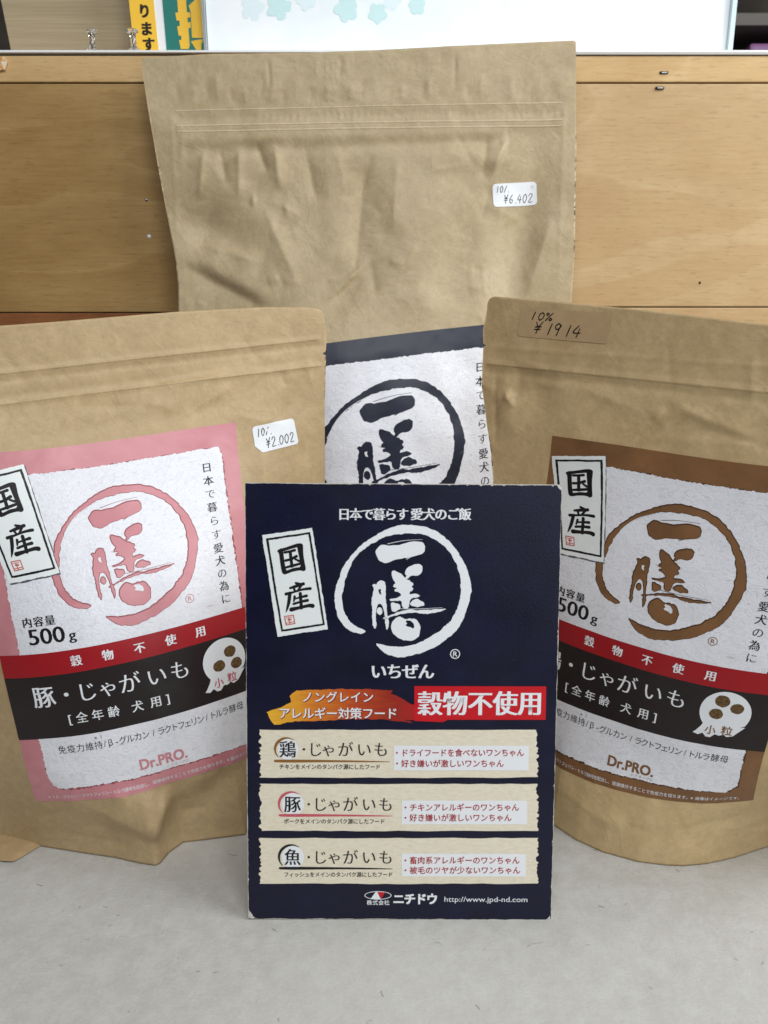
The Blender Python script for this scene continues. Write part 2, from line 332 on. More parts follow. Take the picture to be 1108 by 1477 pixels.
def disc(cx, cy, rx, ry, n=28, rot=0.): 
    c, s = math.cos(rot), math.sin(rot); return [(cx+rx*math.cos(a)*c-ry*math.sin(a)*s, cy+rx*math.cos(a)*s+ry*math.sin(a)*c) for a in [2*math.pi*i/n for i in range(n)]]
def decal(name, geo, host, off, m, parent, step=3.0, jitter=True, label=None):
    V, F = geo
    if step: V, F = cut(V, F, step)
    V = np.asarray(V); F = [f if sum(V[f[i]][0]*V[f[(i+1) % len(f)]][1]-V[f[(i+1) % len(f)]][0]*V[f[i]][1] for i in range(len(f))) > 0 else list(f)[::-1] for f in F]
    P = host(V[:, 0], V[:, 1], off+(V[:, 2] if V.shape[1] > 2 else 0))
    o = new_obj(name, P, F, m, parent, True, V[:, :2]*.01)
    if name in ('brush_hairline', 'small_print', 'handwriting'): o['kind'] = 'stuff'
    if label: o['label'] = label
    return o
# ------------------------------------------------------------ brush lettering shared by the card and the pouches (traced units)
RING = [(345,900),(380,945),(420,975),(470,992),(525,1000),(590,990),(640,975),(700,955),(760,925),(830,880),(890,835),(930,780),(960,720),(985,650),(1000,590),(1010,520),(1005,460),(985,400),(960,340),(920,270),(870,205),(820,160),(770,125),(710,98),(640,82),(580,78),(510,85),(450,105),(400,125),(350,150),(300,185),(240,225),(190,275),(150,325),(115,385),(95,440),(75,500),(63,560),(65,620),(75,690),(95,740),(130,785),(180,820),(235,835),(265,830),(283,815),(240,800),(200,780),(165,745),(135,700),(117,650),(113,600),(120,540),(130,490),(145,440),(160,390),(185,335),(220,290),(270,245),(330,205),(400,170),(460,150),(520,142),(590,138),(650,142),(700,155),(760,185),(810,215),(850,260),(885,310),(910,360),(930,430),(940,500),(940,560),(925,620),(905,680),(870,740),(820,790),(760,835),(700,870),(640,900),(580,918),(520,928),(460,925),(410,915),(375,905)]
LOGO = [(RING, []),
 ([(345,275),(350,250),(375,225),(410,220),(440,225),(480,222),(520,215),(560,205),(600,197),(640,193),(675,200),(690,220),(692,245),(685,270),(660,285),(620,297),(580,305),(530,312),(490,318),(460,328),(425,342),(395,340),(370,325),(355,300)], []),
 ([(320,497),(340,490),(353,500),(360,475),(385,462),(408,470),(417,500),(415,560),(420,640),(425,700),(438,745),(438,775),(430,808),(416,805),(410,760),(408,700),(398,650),(385,630),(365,625),(355,640),(350,690),(350,750),(355,785),(345,806),(330,790),(320,770),(322,690),(320,620),(328,560),(335,520)], [[(365,528),(385,525),(382,545),(388,565),(372,558),(368,545)]]),
 ([(354,665),(370,650),(388,660),(391,685),(378,705),(362,695),(353,685)], []),
 ([(455,410),(470,397),(500,410),(530,425),(550,450),(565,462),(585,462),(590,475),(608,485),(605,500),(590,505),(605,520),(600,535),(585,540),(575,565),(610,560),(655,567),(640,580),(580,590),(580,665),(530,662),(525,600),(490,608),(450,610),(440,595),(480,588),(522,575),(515,550),(485,545),(475,530),(495,520),(470,512),(470,495),(490,485),(470,460),(455,430)], []),
 ([(548,410),(565,378),(590,362),(625,350),(655,352),(672,375),(670,405),(650,430),(620,437),(595,430),(575,445),(558,455),(552,447),(566,428),(550,424)], []),
 ([(585,628),(600,605),(630,588),(655,600),(682,620),(683,640),(655,650),(630,655),(605,645)], []),
 ([(450,640),(455,618),(475,620),(510,625),(524,660),(500,676),(475,686),(455,672)], []),
 ([(395,728),(430,710),(470,697),(530,674),(600,667),(680,673),(750,668),(830,658),(835,668),(780,685),(720,697),(650,692),(580,690),(520,700),(460,716),(410,735)], []),
 ([(450,790),(455,760),(480,730),(510,718),(530,722),(550,732),(600,728),(640,745),(658,780),(655,820),(640,860),(600,880),(550,885),(510,865),(475,840),(455,815)], [[(560,742),(590,745),(610,765),(615,790),(605,800),(590,790),(565,785),(553,775),(565,765),(555,750)]])]
HAIR = [[(150,415,5),(215,300,6),(300,222,5),(420,165,3)], [(430,212,4),(540,190,3),(670,182,2)], [(520,662,3),(650,662,3),(810,654,2)], [(560,320,3),(600,298,2)]]
def logo(fx, amp=4.0, grow=0.0, seed=1, k=1.0):
    """the brushed mark; fx maps traced units to millimetres"""
    out = []
    for i, (o, hs) in enumerate(LOGO):
        o2 = rough(chaikin(o, 1), 11, amp, seed+i)
        if grow:
            c = []; n = len(o2); A = sum(o2[j][0]*o2[(j+1) % n][1]-o2[(j+1) % n][0]*o2[j][1] for j in range(n)); sg = 1 if A > 0 else -1
            for j in range(n):
                a, b = o2[j-1], o2[(j+1) % n]; L = math.hypot(b[0]-a[0], b[1]-a[1])+1e-6; c.append((o2[j][0]+sg*(b[1]-a[1])/L*grow, o2[j][1]-sg*(b[0]-a[0])/L*grow))
            o2 = c
        out.append(poly([fx(*p) for p in o2], [[fx(*p) for p in h] for h in hs], 0))
    return merge(out)
KOKU = [([(262,380),(300,355),(340,350),(430,320),(500,295),(550,287),(585,300),(588,340),(590,430),(605,520),(622,600),(620,625),(590,642),(560,628),(500,635),(440,650),(380,675),(350,680),(325,665),(310,600),(295,500),(285,415),(265,395)],
         [[(340,390),(430,362),(512,340),(528,420),(545,500),(556,572),(540,588),(470,597),(382,630),(368,600),(355,520),(345,450)]])]
KS = [[(358,404,28),(420,392,26),(482,376,30)], [(368,505,28),(430,490,28),(505,452,32)], [(372,592,24),(450,572,30),(548,545,28)], [(425,396,34),(438,500,34),(446,578,34)], [(490,488,22),(540,512,26)],
      [(495,786,24),(545,800,30)], [(425,850,24),(510,822,34),(592,796,34)], [(472,852,26),(488,890,22)], [(562,820,26),(528,872,22)], [(420,915,22),(560,872,24),(640,858,30),(678,855,32)], [(374,925,34),(440,905,24)],
      [(420,930,38),(410,1020,36),(392,1095,26),(374,1150,8)], [(482,955,28),(472,1015,18)], [(484,985,18),(560,962,22),(630,946,32)], [(468,1048,26),(560,1020,26),(642,1003,34)], [(552,918,36),(560,1010,34),(566,1098,36)], [(440,1118,46),(560,1090,32),(660,1068,38),(706,1072,46)]]
def kokusan(fx):
    geo = [poly([fx(*p) for p in chaikin(o, 1)], [[fx(*p) for p in h] for h in hs], 0) for o, hs in KOKU]
    for s in KS:
        V, F = stroke([(a, b, w*1.18) for a, b, w in s]); geo.append((np.array([fx(*p) for p in V]), F))
    return merge(geo)
def seal_mark(fx):
    out = []
    for r in ([(348,1200),(470,1182),(474,1194),(352,1212)], [(348,1212),(360,1210),(384,1312),(370,1318)], [(474,1194),(490,1296),(478,1298),(462,1196)], [(378,1306),(490,1284),(492,1296),(380,1318)],
              [(365,1222),(450,1208),(452,1216),(367,1230)], [(400,1215),(412,1213),(430,1300),(418,1302)], [(376,1284),(470,1266),(472,1276),(378,1294)], [(392,1238),(440,1230),(444,1250),(396,1258)]):
        out.append(poly([fx(*p) for p in r], [], 0))
    return merge(out)
def sign_board(host, o0, fx, parent, name='origin_seal_print'):
    q = [(72,190),(700,97),(897,1360),(268,1460)]
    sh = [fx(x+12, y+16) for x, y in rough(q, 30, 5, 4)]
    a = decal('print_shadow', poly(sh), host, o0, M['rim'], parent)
    s = decal('sign_panel', poly([fx(*p) for p in rough(q, 25, 5, 3)]), host, o0+.05, M['sign'], parent)
    bo = rough([(120,230),(677,148),(860,1312),(313,1397)], 24, 3, 6); bi = rough([(152,252),(654,176),(834,1292),(334,1368)], 24, 3, 8)
    decal('border_line', poly([fx(*p) for p in bo], [[fx(*p) for p in bi]]), host, o0+.1, M['text'], parent)
    decal('brush_lettering', kokusan(fx), host, o0+.1, M['text'], parent)
    decal('seal_stamp', seal_mark(fx), host, o0+.1, M['seal'], parent)
def regmark(cx, cy, r, w):
    o = poly(disc(cx, cy, r, r), [disc(cx, cy, r-w, r-w)], 0); return merge([o, latin('R', cx-r*.38, cx+r*.45, cy-r*.5, r*1.05, 'bold')])
# handwriting
HW = {'1': [[(.5,1),(.42,.5),(.35,0)]], '0': [[(.5,1),(.2,.75),(.15,.3),(.4,0),(.7,.25),(.78,.7),(.5,1)]], '2': [[(.15,.75),(.35,1),(.7,.95),(.68,.65),(.2,.08),(.45,.0),(.85,.05)]],
      '4': [[(.5,1),(.15,.4),(.8,.38)],[(.65,.75),(.55,0)]], '6': [[(.6,1),(.25,.6),(.15,.2),(.4,0),(.65,.2),(.55,.42),(.22,.35)]], '9': [[(.75,.85),(.45,1),(.2,.75),(.4,.5),(.72,.75),(.7,.9),(.6,.4),(.5,0)]],
      '%': [[(.2,1),(.08,.8),(.25,.68),(.38,.85),(.2,1)],[(.85,1),(.15,0)],[(.75,.35),(.6,.15),(.75,0),(.92,.18),(.75,.35)]], '¥': [[(.15,1),(.45,.6),(.8,1.05)],[(.48,.62),(.4,.0)],[(.15,.55),(.75,.6)],[(.12,.32),(.72,.38)]], '.': [[(.3,.05),(.36,.0)]], '/': [[(.75,1),(.2,0)]], ',': [[(.4,.1),(.3,-.15)]]}
def hand(s, x, y, w, h, fx, pen, adv=1.0, slant=.18):
    out = []
    for ch in s:
        for L in HW.get(ch, []):
            P = [(*fx(x+(px+slant*py)*w, y+py*h), pen*(1.05 if i % 2 else .85)) for i, (px, py) in enumerate(L)]; out.append(stroke(P, 6))
        x += w*(adv if ch not in '.,' else .5)
    return merge(out)
def quadmap(tl, tr, br, bl):
    """unit square (0..1, y up) -> quad"""
    def f(x, y): return (1-x)*y*tl[0]+x*y*tr[0]+x*(1-y)*br[0]+(1-x)*(1-y)*bl[0], (1-x)*y*tl[1]+x*y*tr[1]+x*(1-y)*br[1]+(1-x)*(1-y)*bl[1]
    return f
def rrect(r, asp, clip=None, n=5):
    pts = []
    for cx, cy, a0 in ((1-r, 1-r*asp, 0), (r, 1-r*asp, 90), (r, r*asp, 180), (1-r, r*asp, 270)):
        if clip and (cx < .5) and (cy < .5): pts += [(0, r*asp*2.2), (r*1.7, 0)]; continue
        for i in range(n+1): a = math.radians(a0+90*i/n); pts.append((cx+r*math.cos(a), cy+r*asp*math.sin(a)))
    return pts
def sticker(P, quad, host_off, texts, parent, label, clip=None, m=None, pen=.5, name='price_sticker', rad=.08):
    f = quadmap(*quad); asp = math.dist(quad[0], quad[1])/math.dist(quad[0], quad[3])
    o = decal(name, poly([f(*p) for p in rrect(rad, asp, clip)], [], 3.0), lambda u, v, off: P.world(u, v, off), host_off, m or M['white'], parent); o['label'] = label
    for i, (t, x, y, w, h) in enumerate(texts):
        decal('handwriting', hand(t, x, y, w, h, f, pen), lambda u, v, off: P.world(u, v, off), host_off+.16, M['text'], o, 2.0)
    return o
# ------------------------------------------------------------ pouch bodies
def pouch_body(P, root, m, step, name='pouch_body'):
    D = P.P; L = np.array(D['left']); R = np.array(D['right']); T = np.array(D['top']); H = T[:, 1].max()
    wid = R[-1, 1]-L[-1, 1]; nx = int(wid/step); nz = int(H/step)
    a = np.linspace(0, 1, nx+1)[None, :]; t = np.linspace(0, 1, nz+1)[:, None]
    z0 = t*H; xl = np.interp(z0, L[:, 0], L[:, 1]); xr = np.interp(z0, R[:, 0], R[:, 1]); x = xl+(xr-xl)*a
    ybm = P.yb(x); zb = P.floorz(x, ybm); zt = np.interp(x, T[:, 0], T[:, 1]); z = zb+(zt-zb)*t
    c = D.get('corner', 5.0)       # rounded top corners
    dl = np.clip(1-(x-xl)/c, 0, 1); dr = np.clip(1-(xr-x)/c, 0, 1); z = z-(c*(1-np.sqrt(1-np.maximum(dl, dr)**2+1e-9)))*sstep((t-.9)/.1)*.9
    F0 = P.world(x, z); n = (nx+1)*(nz+1)
    yf = P.y(x, z); e = (2*a-1); yedge = P.y(xl, z)*(1-a)+P.y(xr, z)*a
    back = yedge+D['Db']*P.h(z)*np.clip(1-e*e, 0, 1)**.8+.9*np.clip((1-np.abs(e))*30, 0, 1); back = np.maximum(back, yf+.8*np.clip((1-np.abs(e))*30, 0, 1))
    zbb = P.floorz(x, back[0:1]); zz = z+(zbb-zb)*(1-t)**6
    B0 = (np.stack([x+0*back, back, zz], -1) @ P.R.T+P.o)*.001
    V = np.concatenate([F0.reshape(-1, 3), B0.reshape(-1, 3)]); idx = np.arange(n).reshape(nz+1, nx+1)
    A, Bq, Cq, Dq = idx[:-1, :-1].ravel(), idx[:-1, 1:].ravel(), idx[1:, 1:].ravel(), idx[1:, :-1].ravel()
    F = np.concatenate([np.stack([A, Bq, Cq, Dq], 1), np.stack([A, Dq, Cq, Bq], 1)+n])
    def rim(i): return np.stack([i[:-1], i[:-1]+n, i[1:]+n, i[1:]], 1)
    F = np.concatenate([F, rim(idx[0]), rim(idx[-1][::-1]), rim(idx[:, 0][::-1]), rim(idx[:, -1])])
    return new_obj(name, V, F.tolist(), m, root)
def add_label(P, root, key, kanji, title, full=True):
    host = lambda u, v, off: P.world(*P.art(u, v), off+(.08 if key != 'navy' else .4))
    mm, md = {'pink': ('pink', 'pink_dark'), 'brown': ('brown', 'brown_dark'), 'navy': ('navy_print', 'navy_dark')}[key]
    XA, XB, ZA, ZB = -67, 70, 35, 218
    lab = decal('label_sheet', poly([(XA, ZA), (XB, ZA), (XB, ZB), (XA, ZB)]), host, .08, M[mm], root, 1.9); lab['label'] = title
    pp = [(-50,42.5),(20,43),(56,42.5),(61,47),(61.5,120),(61.5,200),(60,206),(0,205.5),(-53,206),(-56,200),(-55.5,120),(-56,50),(-54,45)]
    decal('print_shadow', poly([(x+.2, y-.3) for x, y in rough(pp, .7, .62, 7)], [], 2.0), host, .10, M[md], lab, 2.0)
    decal('paper_patch', poly(rough([(x*.996, 125+(y-125)*.996) for x, y in pp], .55, .42, 9), [], 2.0), host, .22, M['paper'], lab, 2.0)
    fx = lambda u, v: (18+(u-692)*.078, 181.1-(v-240)*.078)
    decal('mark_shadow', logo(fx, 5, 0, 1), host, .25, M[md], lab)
    inner = lambda u, v: (fx(u, v)[0]+.1, fx(u, v)[1]-.22)
    decal('brushed_mark', logo(inner, 5, -6.0 if key != 'navy' else 0, 1), host, .31, M[mm], lab)
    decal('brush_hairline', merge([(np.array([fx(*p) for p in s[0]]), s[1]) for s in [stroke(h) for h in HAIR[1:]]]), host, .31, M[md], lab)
    decal('brush_highlight', merge([(np.array([fx(*p) for p in s[0]]), s[1]) for s in [stroke(h) for h in HAIR[:1]]]), host, .36, M['paper'], lab)
    zs = [195, 187.6, 180.2, 172.8, 165.4, 158, 150.5, 143.8, 136.9, 130.1, 123.3]
    decal('lettering', chars([(c, 52.6, z, 5.6, 5.6) for c, z in zip('日本で暮らす愛犬の為に', zs)], 'min'), host, .3, M['text'], lab)
    decal('lettering', regmark(33.5, 128.5, 2.3, .35), host, .3, M[mm], lab)
    decal('red_band', poly([(XA, 104.3), (XB, 104.3), (XB, 116), (XA, 116)]), host, .25, M['red'], lab, 2.0)
    decal('black_band', poly([(XA, 71), (XB, 71), (XB, 104.3), (XA, 104.3)]), host, .25, M['black'], lab, 2.0)
    if not full: return lab
    s0, s1, s2, s3 = (-66,206), (-36,211), (-27,154), (-53.5,152)
    def sg(u, v):
        # traced sign quad -> artwork quad
        q = [(72,190),(700,97),(897,1360),(268,1460)]; ex = (q[1][0]-q[0][0], q[1][1]-q[0][1]); ey = (q[3][0]-q[0][0], q[3][1]-q[0][1])
        det = ex[0]*ey[1]-ex[1]*ey[0]; du, dv = u-q[0][0], v-q[0][1]; a = (du*ey[1]-dv*ey[0])/det; b = (ex[0]*dv-ex[1]*du)/det
        return ((1-a)*(1-b)*s0[0]+a*(1-b)*s1[0]+a*b*s2[0]+(1-a)*b*s3[0], (1-a)*(1-b)*s0[1]+a*(1-b)*s1[1]+a*b*s2[1]+(1-a)*b*s3[1])
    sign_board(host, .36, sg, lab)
    decal('lettering', row('穀物不使用', -27, 36.2, 110.2, 5.8, None, 'minb'), host, .31, M['white'], lab)
    T = [(c, x, 93.4, e, e) for c, x, e in (('じ', -25.2, 11), ('ゃ', -14.5, 10.5), ('が', -3.5, 11.5), ('い', 10.2, 11), ('も', 22.3, 11), (kanji, -47.6, 12.2), ('・', -35.7, 11))]
    decal('lettering', chars(T, 'min'), host, .31, M['white'], lab)
    T = [(c, x, 80.3, 6.2, 6.2) for c, x in (('[', -36.6), ('全', -30.5), ('年', -22.4), ('齢', -14.2), ('犬', -2.1), ('用', 7.4), (']', 13.5))]
    decal('lettering', chars(T, 'min'), host, .31, M['white'], lab)
    T = [(c, x, 64.3, 4.5, 4.7) for c, x in zip('免疫力維持/β-グルカン/ラクトフェリン/トルラ酵母', [-44.5,-39.6,-34.8,-30,-25.4,-22.1,-19.2,-16,-12.8,-9,-5,-1.1,3.1,7,10.6,14.1,17.7,21.2,24.7,28.3,31.8,35.2,38.8,42.5,47,51.5])]
    T += [('※', -25.6, 68.4, 2.2, 2.2), ('1', -23.2, 68.4, 2.6, 2.6)]
    decal('lettering', chars(T, 'goth'), host, .31, M['text'], lab)
    decal('lettering', row('内容量', -47.9, -36, 132, 5.4, None, 'minb'), host, .31, M['text'], lab)
    decal('lettering', merge([latin('500', -48.5, -30.2, 120.6, 8.2, 'minb'), latin('g', -28.2, -24.6, 120.9, 5.2, 'minb')]), host, .31, M['text'], lab)
    decal('maker_lettering', latin('Dr.PRO.', -7, 17.6, 46.6, 5.6, 'black'), host, .31, M[mm], lab)
    decal('maker_lettering', row('ドクタープロ', 7, 17.4, 44.9, 1.7), host, .31, M[mm], lab)
    decal('small_print', merge([row('※1β-グルカン・ラクトフェリン・トルラ酵母を配合し、', -57.6, -4.1, 38.1, 2.3), row('健康維持することで免疫力を保ちます。※画像はイメージです。', -1.7, 63, 38.1, 2.35)]), host, .25, M['white'], lab)
    bd = [(46.8+12.3*math.cos(math.radians(a)), 91.2+12.0*math.sin(math.radians(a))) for a in range(-32, 222, 6)]
    bd += [(36.6, 81.6), (34.6, 78.6), (33.4, 77.3), (36, 76.5), (38.2, 77.9), (40, 76), (42.2, 76), (44.2, 78.2), (46.4, 77.8), (48.4, 78.8), (50, 77.6), (53, 78.6), (55.2, 81.2), (57.8, 84.3), (55, 83.9)]
    b = decal('grain_badge', poly(bd), host, .31, M['white'], lab, 2.5)
    D = [(50.4, 95.2, 3.4, 3.1), (43.2, 89.2, 3.5, 3.0), (53.2, 88, 3.3, 3.0)] if key == 'pink' else [(44.4, 97.6, 3.6, 3.3), (51.9, 94.6, 3.3, 2.9), (42.6, 89.9, 3.4, 3.0)]
    for k, (x, y, a, c) in enumerate(D): decal('kibble_print', poly(rough(disc(x, y, a, c), .7, .16, k)), host, .36, M['kibble'], lab)
    decal('lettering', chars([('小', 41.6, 80.4, 5.6, 5.6), ('粒', 49.6, 81.2, 5.8, 5.6)], 'bold'), host, .37, M['rose'] if key == 'pink' else M['brown'], lab)
    return lab
WL = [('l',-137,262.5,141,262,1.5,.75),('l',-137,258,141,258,1.2,-.35),('l',-137,246,139,246,1.3,.6),('l',-137,250,139,250.5,1.6,-.3),
 ('s',20,240,110,252,16,1.6),('r',40,222,85,242,7,1.5),('b',60,229,26,6,14,-1.6),('b',5,226,30,6,5,-1.1),('r',70,190,128,236,6,-1.1),('r',86,150,92,205,5,.9),('r',100,165,124,225,7,1.3),('r',110,140,132,190,6,-1.4),
 ('b',95,185,14,30,-8,1.4),('r',75,225,112,212,4,.8),('s',6,34,-9,3,20,6.5),('r',-8,0,4,30,3.5,1.0),('b',22,14,12,12,30,-2.4),('r',-60,14,-12,2,5,-.8),('r',-40,34,-5,8,6,1.2),('b',30,22,12,8,20,-3.0),('r',-100,250,-60,200,8,1.4),('g',20,120,60,180,16,.8),('r',-10,240,30,236,4,-.7)]
WR = [('l',-120,253,130,251,1.6,.6),('l',-120,248,130,246,1.8,-.5),('l',-120,262,130,264,1.2,.3),('s',-103,240,-96,228,5,2.6),('s',-96,236,-104,232,4,1.4),('b',-84,240,14,10,-20,-2.4),('b',-100,224,8,12,10,1.6),('r',-112,256,-106,200,4,-1.2),
 ('b',-60,225,22,16,-30,1.5),('r',-95,215,-70,236,6,-1.2),('r',-10,240,40,228,5,1.3),('r',0,232,60,222,5,-1.2),('r',-20,222,70,228,7,.9),('r',-60,245,-20,235,6,1.0),('r',30,240,80,236,4,1.1),('r',-90,120,-80,200,7,1.3),
 ('b',-50,18,16,10,20,1.4),('r',-45,24,20,12,6,.7),('r',30,20,62,34,7,-1.2),('r',40,262,90,258,6,-.6)]
WB = [('l',-118,408.5,150,408,4.5,.5),('l',-118,415,148,415,3,-.35),('l',-116,401,110,402.5,3.6,.5),('l',-114,395.0,107,396.5,4.6,-.8),
 ('l',-121,340,-119,418,1.6,.22),('l',146,300,148,418,1.8,.2),('s',110,402,97,372,9,2.6),('r',96,404,92,372,5,-1.4),('b',85,386,22,9,-6,1.6),('b',50,345,36,40,0,4.2),
 ('r',-98,398,-104,362,4,1.2),('r',-88,398,-84,370,4,-1.3),('r',-74,399,-76,360,5,1.9),('r',-63,400,-55,378,4,-1.9),('r',-50,400,-47,366,6,2.0),('r',-30,400,-22,356,7,-1.6),('g',-12,396,-6,300,12,1.9),('r',12,392,2,300,10,-2.0),('r',34,396,30,330,13,1.6),
 ('s',-124,322,-50,282,24,-5.2),('r',-105,334,-60,318,12,2.6),('b',-96,342,28,16,-30,-6.0),('r',-60,360,-35,300,14,2.2),('s',16,322,-22,288,10,2.6),('r',14,322,18,292,6,-1.2),('b',-6,302,14,20,-30,-3.6),('b',40,310,18,30,10,1.8),
 ('b',120,332,15,46,-14,-8.0),('g',100,352,78,290,9,1.2),('r',142,350,122,288,9,1.8),('b',78,318,16,40,-16,-3.4),('g',40,300,60,280,10,1.2),
 ('g',-20,250,40,262,9,1.0),('g',85,262,70,190,9,-1.8),('g',60,270,48,180,10,1.6),('g',30,200,45,280,12,1.0),('r',-3,453,-4,438,.9,-.7),('r',-52,452,-51,432,.8,-.6),('r',74,455,73,428,.9,-.7),('b',-66,361,1.6,4,0,1.0)]
rw = random.Random(11)
def crumple(W, x0, x1, z0, z1, n, amp, skip=None):
    k = 0
    while k < n:
        x, z = rw.uniform(x0, x1), rw.uniform(z0, z1); a = rw.uniform(0, 3.14); L = rw.uniform(8, 34)
        if skip and any(skip[0]-4 < x+L*t*math.cos(a) < skip[1]+4 and skip[2]-4 < z+L*t*math.sin(a) < skip[3]+4 for t in (0, .5, 1)): continue
        k += 1; w = rw.uniform(1.4, 4.5); W.append(('r', x, z, x+L*math.cos(a), z+L*math.sin(a), w, amp*w/3*rw.choice((-1, 1))*rw.uniform(.4, 1)))
crumple(WL, -130, 130, 4, 255, 60, .75, (-66, 72, 30, 220)); crumple(WR, -120, 120, 4, 255, 60, .75, (-68, 68, 30, 218)); crumple(WB, -118, 145, 200, 395, 50, .75, (-60, 70, 150, 300))
crumple(WL, -130, 40, 3, 34, 12, 1.1); crumple(WR, -60, 80, 3, 34, 10, .9)
for k in range(30):
    x = -112+k*8.9+rw.uniform(-2.5, 2.5); WB.append(('r', x, 423, x+rw.uniform(-2, 3), 436+rw.uniform(-4, 8), rw.uniform(2.0, 3.6), rw.uniform(.15, .7)*(1 if k % 2 else -.8)))
for k in range(46):
    x = -60+k*4.6; WB.append(('r', x, 411, x+.5, 418, .9, rw.uniform(.1, .34)))
for k in range(26):
    x = -20+k*3.4; WB.append(('r', x, 436, x+.8, 455, .8, rw.uniform(.05, .26)))
# ------------------------------------------------------------ the table
def table():
    m = mat('grey felted board', lin(176,175,170), .85, .25); t = NT(m); co = t.coord(); n1 = t.noise(co, 7, 4, .6); n2 = t.noise(co, 90, 6, .75); f1 = t.noise(t.coord((1, 5, 1), rot=(0, 0, .7)), 260, 3, .6, .6); f2 = t.noise(t.coord((5, 1, 1), rot=(0, 0, -.2)), 240, 3, .6, .6)
    c = t.mix(t.ramp(n1, [(.3, g(0)), (.7, g(1))]), lin(176,173,166), lin(188,186,179)); c = t.mix(t.math('MULTIPLY', t.ramp(n2, [(.42, g(0)), (.62, g(1))]), .55), c, lin(196,196,192))
    for f in (f1, f2): c = t.mix(t.math('MULTIPLY', t.ramp(f, [(.64, g(0)), (.72, g(1))]), .22), c, lin(134,132,128))
    sp = t.noise(t.coord(), 420, 2, .5); c = t.mix(t.math('MULTIPLY', t.ramp(sp, [(.70, g(0)), (.74, g(1))]), .25), c, lin(120,116,110)); t.base(c)
    t.normal(t.bump(n2, .5, .0011, t.bump(f1, .3, .0006))); M['table'] = m
    o = box('table_top', -.75, .75, -.34, .60, -.03, 0, m, bev=.002); o['kind'] = 'structure'
    mf = mat('dark lint fibre', lin(104,100,96), .8); V = []; F = []; r = random.Random(8)
    for i in range(95):
        x, y = r.uniform(-.24, .26), r.uniform(-.12, .05); a = r.uniform(0, 6.28); L = r.uniform(.0012, .0045)*(2.2 if r.random() < .12 else 1); w = r.uniform(.00004, .00008); b = len(V); n = 6; cv = r.uniform(-2.2, 2.2)
        for k in range(n):
            V += [(x-w*math.sin(a), y+w*math.cos(a), .0002), (x+w*math.sin(a), y-w*math.cos(a), .0002), (x, y, .0002+2*w)]
            x += L/n*math.cos(a); y += L/n*math.sin(a); a += cv/n+r.uniform(-.3, .3)
        for k in range(n-1):
            for q in range(3): F.append((b+3*k+q, b+3*k+(q+1) % 3, b+3*k+3+(q+1) % 3, b+3*k+3+q))
    o = new_obj('lint_fibres', V, F, mf); o['kind'] = 'stuff'; o['label'] = 'tiny dark lint fibres scattered over the grey table board'
table()
# ------------------------------------------------------------ wooden back board
def wood(name, c0, c1, dark, seed, sc=1.0):
    m = mat(name, c0, .5, .4); t = NT(m)
    def sc_(v, k):
        co = t.coord(v); o = t.n('ShaderNodeVectorMath', operation='ADD'); t.l(co, o.inputs[0]); o.inputs[1].default_value = (seed+k, 0, seed*1.7-k); return o.outputs[0]
    w = t.noise(sc_((1.0*sc, 1, 5.0*sc), 0), 2.6, 2, .45, .5)
    b = t.math('FRACT', t.math('MULTIPLY', w, 6)); b = t.ramp(b, [(0, g(.30)), (.05, g(1)), (.3, g(.55)), (.75, g(.12)), (1, g(.30))])
    fine = t.noise(sc_((4, 1, 60), 1), 8, 5, .7); fleck = t.noise(sc_((22, 1, 200), 2), 4, 3, .6); blot = t.noise(sc_((1, 1, 1.6), 3), 16, 5, .65)
    c = t.mix(t.math('MULTIPLY', b, .7), c0, c1); c = t.mix(t.math('MULTIPLY', t.ramp(blot, [(.38, g(0)), (.68, g(1))]), .45), c, dark)
    c = t.mix(t.math('MULTIPLY', t.ramp(fine, [(.45, g(0)), (.7, g(1))]), .42), c, dark); c = t.mix(t.math('MULTIPLY', t.ramp(fleck, [(.58, g(0)), (.66, g(1))]), .34), c, tuple(x*.6 for x in dark[:3])+(1,))
    sct = t.noise(sc_((300, 1, 9), 4), 1, 2, .5); c = t.mix(t.math('MULTIPLY', t.ramp(sct, [(.74, g(0)), (.78, g(1))]), .12), c, lin(240,222,180)); t.base(c)
    t.normal(t.bump(fine, .12, .0005)); return m
M['ply'] = wood('pale plywood', lin(194,162,116), lin(208,181,137), lin(176,140,94), 1.3)
M['plydark'] = wood('shade-toned honey brown plywood', lin(164,131,80), lin(184,152,100), lin(138,104,58), 3.7)  # browner board, with part of the left-hand shade put into its colour
M['rail'] = wood('pale pine rail', lin(206,172,120), lin(222,192,142), lin(182,142,90), 5.1, 1.4)
M['redwood'] = wood('reddish brown strip', lin(140,88,50), lin(160,104,62), lin(100,58,32), 8.0, 1.6)
bp = thing('wooden_back_board', 'pale plywood back board with a pine top rail behind the pouches', 'wooden board', (0, .295, 0))
box('plywood_panel', .0205, .55, .285, .303, .2885, .4387, M['ply'], bp, .0006)
box('plywood_panel', -.55, .0200, .285, .303, .2845, .4387, M['plydark'], bp, .0006)['label'] = 'darker shade-toned honey brown plywood panel on the left'
box('top_rail', -.55, .55, .2845, .304, .4396, .4560, M['rail'], bp, .0008)
box('lower_plank', .02, .55, .2852, .303, .012, .2876, M['ply'], bp, .0006)
box('lower_plank', -.55, .018, .2858, .303, .012, .2838, M['redwood'], bp, .0006)['label'] = 'reddish brown lower plank'
box('foot_rail', -.55, .55, .286, .303, .0002, .0115, M['rail'], bp, .0006)
box('backing_batten', -.55, .55, .3035, .306, .02, .4555, M['ply'], bp)
steel = mat('dull steel', lin(170,170,172), .35, .5, metal=.9); slot = mat('dark dent', lin(36,26,18), .9)
